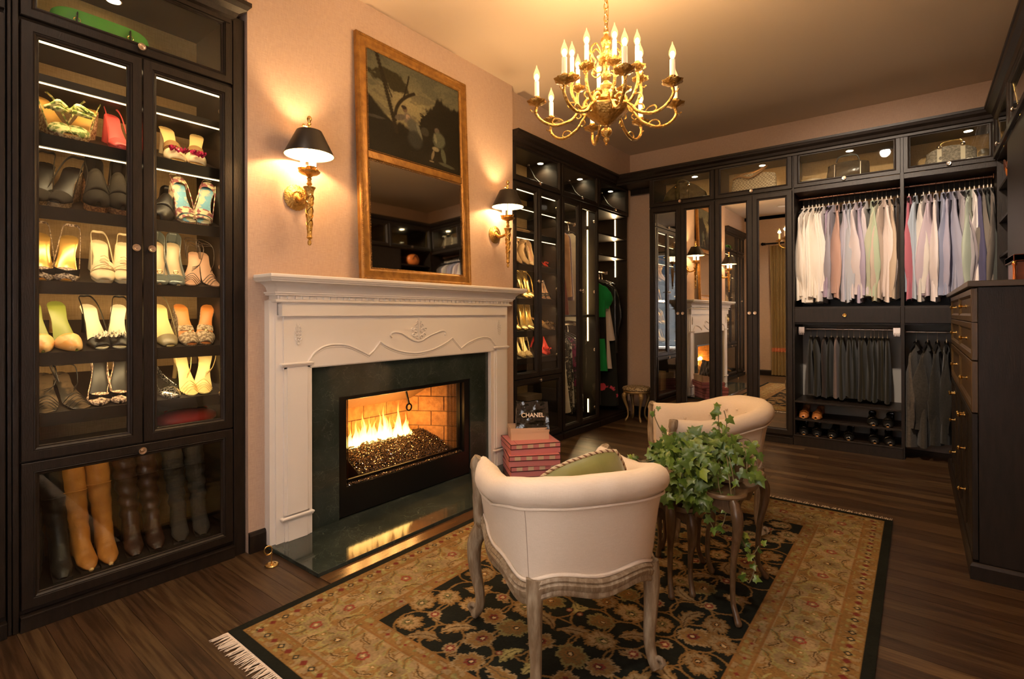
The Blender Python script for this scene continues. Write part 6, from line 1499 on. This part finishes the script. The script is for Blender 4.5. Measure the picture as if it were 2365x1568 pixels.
hang(RB, .370, 1.1395, 'dress', 'black lace dress on the lower rail', cloth('lace', (.02, .02, .02), (.20, .17, .14), 60, lo=.5, hi=.6), ln=.82, ytop=.14, ybot=.19, seed=208, **K_)
hang(RB, .43, 1.1395, 'skirt', 'black and white block patterned skirt on the lower rail', cloth('block', (.02, .02, .02), (.5, .45, .4), 14, lo=.5, hi=.51), ln=.80, ytop=.13, ybot=.18, seed=209, **K_)
hang(RB, .51, 1.1395, 'blouse', 'magenta printed blouse by the light strip', cloth('magenta', (.22, .03, .09), (.03, .02, .03), 26, lo=.48, hi=.56), ln=.55, ytop=.14, ybot=.2, seed=210, **K_)
hang(RB, .58, 1.1395, 'dress', 'dark lace patterned dress by the light strip', cloth('dark lace', (.035, .032, .03), (.20, .18, .15), 50, lo=.5, hi=.58), ln=.84, ytop=.14, ybot=.2, seed=211, **K_)
hang(RC, .120, 1.7695, 'top', 'brown and cream patterned top in the corner bay', cloth('brown print', (.30, .17, .09), (.55, .42, .28), 24, lo=.46, hi=.54), ln=.72, ytop=.17, ybot=.21, seed=221, **K_)
hang(RC, .200, 1.7695, 'dress', 'long black dress in the corner bay', cloth('black a', (.012, .010, .008)), ln=1.45, ytop=.16, ybot=.20, th=.05, thb=.06, seed=222, **K_)
hang(RC, .290, 1.7695, 'cardigan', 'bright green cardigan in the corner bay', cloth('green', (.012, .24, .055)), ln=.42, ytop=.19, ybot=.2, seed=223, sleeve=.28, collar=False, yaw=.35, thb=.05)
hang(RC, .370, 1.7695, 'dress', 'short black dress right of the green cardigan', cloth('black b', (.012, .011, .010)), ln=.98, ytop=.16, ybot=.19, th=.04, thb=.05, seed=224, **K_)
hang(RC, .455, 1.7695, 'skirt', 'stone white panelled skirt in the corner bay', cloth('stone white', (.56, .48, .40)), ln=.56, ytop=.15, ybot=.235, z0=-.27, thb=.055, seed=225, yaw=.3, **K_)
hang(RC, .545, 1.7695, 'dress', 'long dark floral dress with pink roses in the corner bay', cloth('rose dress', (.014, .015, .012), (.60, .07, .10), 6, lo=.64, hi=.66), ln=1.5, ytop=.16, ybot=.24, thb=.05, seed=226, yaw=.2, **K_)
hang(RC, .620, 1.7695, 'jacket', 'black leather jacket at the right of the corner bay', M('black leather garment', (.015, .014, .013), .3, bump=(14, .6)), ln=.86, ytop=.18, ybot=.21, th=.04, seed=227, sleeve=.6, collar=True, cat='jacket')
def clipped(lx, z, h, name, label, m, w=.115):
    r = thing(name, label, 'skirt', tuple(RC.matrix_basis @ Vector((lx, .25, z))), radians(90)+.25)
    B().grid(lambda u, v: Vector((.042*cos(2*pi*u)*(1+.10*sin(9*u*2*pi)), (w*sin(2*pi*u))*(1-.2*v), h*v)), 40, 6, cu=True).build('body', m, r, 80)
    B().tube([(0, 0, h), (0, .05, 1.768-z-.02), (0, .05, 1.768-z)], .002, 6).build('hanger_wire', CHROME, r)
clipped(.330, .58, .38, 'skirt', 'bright green skirt clipped low in the corner bay', cloth('green', (.012, .24, .055)), .16)
clipped(.430, .60, .34, 'skirt', 'pale stone skirt clipped low beside the green one', cloth('stone white', (.56, .48, .40)), .165)
for i in range(5):
    t = thing('empty_hanger', 'empty pale hanger on the corner bay rail' if i else 'empty pale hanger nearest the divider on the corner rail', 'hanger', tuple(RC.matrix_basis @ Vector((.05+.012*i, .30, 1.7695))), radians(90)+.05*i, 'empty hangers in the corner bay')
    if i: t['label'] = ('second', 'third', 'fourth', 'fifth')[i-1]+' empty pale hanger from the divider on the corner rail'
    hanger(t, .17, M('pale wood hanger', (.55, .42, .26), .4), BRASS)
for i in range(6):
    t = thing('empty_hanger', ('first', 'second', 'third', 'fourth', 'fifth', 'sixth')[i]+' brass-hooked hanger from the left in the glass hanging cabinet', 'hanger', tuple(RB.matrix_basis @ Vector((.07+.016*i+.02*(i > 2), .30, 2.2795))), radians(90)+.06*i, 'hangers in the glass hanging cabinet')
    hanger(t, .17, HB, BRASS)
# shelf items of the corner bay
t = thing('keepsake_box', 'small box with white lid on the top corner shelf', 'box', tuple(RC.matrix_basis @ Vector((.06, .16, 2.1755))), radians(90))
bx(-.05, .07, 0, .16, 0, .085).build('box_base', M('olive card', (.06, .075, .03), .7), t); bx(-.052, .072, -.002, .162, .07, .115).build('lid', M('ivory card', (.46, .42, .32), .7), t)
t = thing('felt_hat', 'ivory brimmed felt hat on the lower corner shelf', 'hat', tuple(RC.matrix_basis @ Vector((.13, .20, 1.9355))))
B().lathe([(.0, .004), (.155, .000), (.158, .006), (.095, .010), (.088, .030), (.080, .085), (.062, .108), (.03, .100), (0, .094)], 32).build('hat_body', M('ivory felt', (.52, .43, .30), .9), t, 60); B().lathe([(.0965, .010), (.0905, .034), (.089, .034), (.094, .010)], 32).build('hat_band', HB, t)
# ---------------- handbags in the top cubbies
def bag(label, loc, W_, D_, H_, mat, rz=0, top=.6, sag=.1, name='handbag', handles=(), straps=(), extra=None):
    r = thing(name, label, 'bag', loc, rz)
    def f(u, v):
        a = 2*pi*u; k = lerp(1, top, v**1.3); e = .72; x = math.copysign(abs(cos(a))**e, cos(a))*W_*(1-.06*v**3); y = math.copysign(abs(sin(a))**e, sin(a))*D_*k*(1 if v > .03 else 1)
        n_ = noise.noise(Vector((x*14, y*14, v*3)))*.010
        return Vector((x+n_*.5, y+n_, H_*v*(1-sag*(1-abs(x)/W_)**.0*0-sag*(x/W_)**2)+.001))
    g = B().grid(f, 44, 14, cu=True); n = len(g.v); g.f.append(tuple(range(44))); g.f.append(tuple(reversed(range(n-44, n)))); g.build('bag_body', mat, r, 60)
    for (pts, rr, m) in handles: B().tube(bez(pts, 8), rr, 8).build('handle', m, r, 60)
    for (x0, x1, m) in straps:
        g = B().grid(lambda u, v: (lerp(x0, x1, u), -D_*lerp(1, top, v)-.006, H_*v*.96), 2, 10); o = g.build('strap', m, r); md = o.modifiers.new('s', 'SOLIDIFY'); md.thickness = .004
    return r
OLV_ = M('olive quilted leather', (.12, .095, .035), .4, noise_=(18, (.075, .058, .022), .4, .6), bump=(20, .8))
b = bag('olive green crumpled handbag in the cubby above the first mirrored doors', (-2.03, 5.69, 2.4505), .245, .085, .25, OLV_, top=.5, sag=.55, handles=[([(-.07, -.05, .225), (-.04, -.07, .270), (.03, -.07, .270), (.07, -.05, .225)], .009, OLV_)])
for x in (-.07, .07): B().ball((x, -.072, .205), .014, 10, 6).build('clasp', BRASS, b); B().tube([(x, -.075, .14), (x, -.09, .03)], .006, 6).build('buckle_strap', OLV_, b)
CKM = bpy.data.materials.new('cream and tan check canvas'); CKM.use_nodes = True; N, L = nt(CKM); ck = N.new('ShaderNodeTexChecker'); ck.inputs['Scale'].default_value = 62; ck.inputs['Color1'].default_value = (.55, .42, .26, 1); ck.inputs['Color2'].default_value = (.30, .21, .12, 1); tcn = N.new('ShaderNodeTexCoord'); L.new(tcn.outputs['Object'], ck.inputs['Vector']); L.new(ck.outputs['Color'], N['Principled BSDF'].inputs['Base Color']); N['Principled BSDF'].inputs['Roughness'].default_value = .6
TANL = M('tan strap leather', (.34, .16, .05), .4)
bag('cream checked canvas shoulder bag with tan strap in its lit cubby', (-1.315, 5.69, 2.4505), .215, .075, .235, CKM, top=.35, sag=.12, handles=[([(-.19, -.03, .20), (-.12, -.065, .215), (-.02, -.075, .185), (.08, -.065, .235), (.13, -.03, .290)], .011, TANL), ([(-.19, -.02, .20), (-.12, -.0, .245), (0, .0, .255), (.13, -.03, .290)], .009, TANL)])
b = bag('glossy black frame handbag in the cubby above the shirts', (-.500, 5.69, 2.4505), .170, .085, .205, M('glossy black leather', (.02, .015, .010), .2, coat=.5, bump=(18, .5)), top=.45, sag=.12, handles=[([(-.09, -.05, .20), (-.06, -.055, .250), (.06, -.055, .250), (.09, -.05, .20)], .007, HB)])
for x in (-.1, .1): B().tube([(x, -.065, .18), (x, -.088, .02)], .004, 6).build('trim_piping', CHROME, b)
bag('flat pale clutch lying beside the glossy black handbag', (-.79, 5.68, 2.4505), .09, .06, .085, M('pale clutch', (.42, .33, .22), .6), top=.8, sag=.1, name='clutch_bag')
SNK = M('grey snakeskin', (.28, .23, .17), .4, noise_=(60, (.16, .125, .09), .45, .55), bump=(110, .5)); CRS = M('cream strap', (.60, .50, .36), .5)
b = bag('grey snakeskin handbag with cream straps in the right-hand cubby', (.225, 5.69, 2.4505), .170, .075, .200, SNK, top=.55, sag=.25, handles=[([(-.075, -.045, .19), (-.05, -.05, .230), (.05, -.05, .238), (.075, -.045, .20)], .0055, BRASS)], straps=[(-.090, -.060, CRS), (.060, .090, CRS)])
for x in (-.075, .075): B().ball((x, -.05, .196), .018, 12, 8).build('clasp', CHROME, b)
B().grid(lambda u, v: (-.16-.075*u, -.02+.03*(v-.5), .150-.075*u+.02*sin(3*u)), 6, 3).build('hanging_tag', SNK, b)
bag('brown leather bag at the right edge of the snakeskin bag', (.440, 5.76, 2.4505), .045, .07, .15, M('umber leather', (.09, .06, .03), .4), top=.5, sag=.2)
GRN = M('lime green leather', (.10, .42, .05), .35)
t = thing('clutch_bag', 'long lime green buckled bag in the cubby above the boot cabinet doors', 'bag'); t.matrix_world = in_cab(LA, .285, .092, 2.4695)
def gb(u, v): a = 2*pi*u; return Vector((math.copysign(abs(cos(a))**.6, cos(a))*.195*(1-.10*v), math.copysign(abs(sin(a))**.8, sin(a))*.055*lerp(1, .55, v), .105*v*(1-.25*cos(a)**4)))
g = B().grid(gb, 40, 8, cu=True); n = len(g.v); g.f += [tuple(range(40)), tuple(reversed(range(n-40, n)))]; g.build('bag_body', GRN, t, 60)
for x in (-.10, .09):
    B().tube(bez([(x, -.058, .01), (x, -.060, .05), (x+.006, -.035, .085), (x+.012, .01, .085)], 5), .006, 6, flat=(1.6, .6)).build('strap', HB, t); B().tube([(x+.012*cos(a), -.062, .045+.010*sin(a)) for a in [k*pi/6 for k in range(12)]], .002, 5, closed=True).build('buckle', BRASS, t)
# small items in the top cubbies right of the chimney
t = thing('trinket_box', 'small gilt trinket box in the first cubby right of the chimney', 'box'); t.matrix_world = in_cab(RA, .12, .16, 2.4695)
bx(-.04, .04, -.03, .03, 0, .05).build('box_base', GILT, t, bev=.004); B().lathe([(.03, .05), (.034, .058), (.022, .075), (.006, .082), (.008, .092), (0, .097)], 14).build('domed_lid', BRASS, t, 50)
t = thing('folded_shawl', 'folded fuchsia shawl at the left of the second cubby right of the chimney', 'textile'); t.matrix_world = in_cab(RB, .10, .20, 2.4695)
g = B()
for k in range(4): g.grid(lambda u, v: Vector((.06*cos(2*pi*u)*(1-.05*k), .10*sin(2*pi*u)*(1-.05*k), .028*k+.026*v+.003*sin(8*u))), 20, 3, cu=True)
g.grid(lambda u, v: Vector((.055*cos(2*pi*u)*v, .09*sin(2*pi*u)*v, .112)), 20, 2, cu=True); g.build('folds', cloth('fuchsia', (.42, .02, .24)), t, 70)
# boxes in the low compartment behind the black bag
t = thing('storage_box', 'golden brown storage box behind the low glass door beside the mantel', 'box'); t.matrix_world = in_cab(RA, .18, .16, .1305)
bx(-.10, .10, 0, .16, 0, .26).build('box_base', M('kraft box', (.28, .17, .07), .7), t, bev=.002); bx(-.103, .103, -.003, .163, .22, .275).build('lid', M('kraft lid', (.34, .21, .09), .7), t, bev=.002)
t = thing('storage_box', 'dark brown storage box right of the golden one behind the low glass', 'box'); t.matrix_world = in_cab(RA, .52, .16, .1305)
bx(-.13, .13, 0, .16, 0, .32).build('box_base', M('umber box', (.10, .06, .03), .7), t, bev=.002); bx(-.133, .133, -.003, .163, .28, .335).build('lid', M('umber lid', (.16, .10, .05), .7), t, bev=.002)
# ---------------- counter: jewellery chest, cubby bag
MAH = M('mahogany', (.24, .055, .014), .28, coat=.4, noise_=(6, (.15, .032, .008), .3, .7), stretch=(1, 1, 6))
JB = thing('jewellery_chest', 'mahogany chest with brass corner columns at the right end of the dresser top', 'chest', (.370, 3.50, 1.4025))
bx(.012, .55, .012, .30, 0, .100).build('chest_body', MAH, JB, bev=.002)
B().sweep([(0, 0), (.56, 0), (.56, .31), (0, .31)][::-1], [(0, 0), (.004, 0), (.012, .012), (.014, .026), (0, .030)], closed=True, z0=.103).build('lid_moulding', MAH, JB, 30)
bx(0, .56, 0, .31, .102, .135).build('lid', MAH, JB, bev=.003)
for x, y in ((.004, .004), (.558, .004)):
    c_ = B().lathe([(.008, 0), (.010, .004), (.007, .010), (.0065, .078), (.010, .084), (.010, .090)], 14, (x, y, 0)).build('corner_column', M('copper red column', (.75, .24, .08), .25, .7), JB, 50); B().ball((x, y, .094), .0095, 10, 6).build('ball_capital', BRASS, c_)
t = thing('leather_pouch', 'orange leather pouch in the upper cubby of the shelf tower', 'bag', (RXF+.075, 5.20, 2.2185), radians(-90))
B().grid(lambda u, v: Vector((.11*cos(2*pi*u)*sin(pi*v)**.6, .055*sin(2*pi*u)*sin(pi*v)**.6, .085*(1-cos(pi*v)))), 20, 10, cu=True).build('bag_body', M('orange leather', (.55, .16, .03), .4), t, 80)
B().tube(bez([(-.05, -.05, .08), (0, -.06, .15), (.05, -.05, .08)], 6), .006, 6).build('strap', M('dark strap', (.06, .02, .01), .5), t)
# ---------------- curtain behind the camera, seen in the mirrored doors
CT = thing('curtain', 'bronze satin curtain with coral band on a dark rod, seen in the mirrored doors', 'curtain', (-1.95, YN+.08, 0))
SAT = M('bronze satin', (.26, .17, .06), .35, spec=.6, noise_=(2.5, (.36, .26, .12), .4, .6), stretch=(9, 9, .2))
def cu_(u, v): w_ = lerp(.17, .21, abs(v-.25)*1.3); return Vector((-.20+w_*2*(u-.5)*.9-.10*(1-v)*0, .045*sin(u*pi*11)*(.6+.4*v), lerp(.02, 2.62, v)))
B().grid(cu_, 120, 20).build('drape', SAT, CT, 80)
B().grid(lambda u, v: cu_(u, .18+.03*v)+Vector((0, .006, 0)), 120, 2).build('coral_band', M('coral braid', (.55, .13, .06), .8, noise_=(60, (.7, .3, .14), .45, .55)), CT, 80)
B().tube([(-.46, 0, 2.66), (1.95, 0, 2.66)], .016, 10).build('curtain_rod', BLACKM, CT, 40); B().lathe([(0, 0), (.03, .01), (.02, .03), (.036, .05), (.022, .08), (0, .09)], 12, (-.46, 0, 2.66), Matrix.Rotation(radians(-90), 4, 'Y')).build('finial', BLACKM, CT, 40)
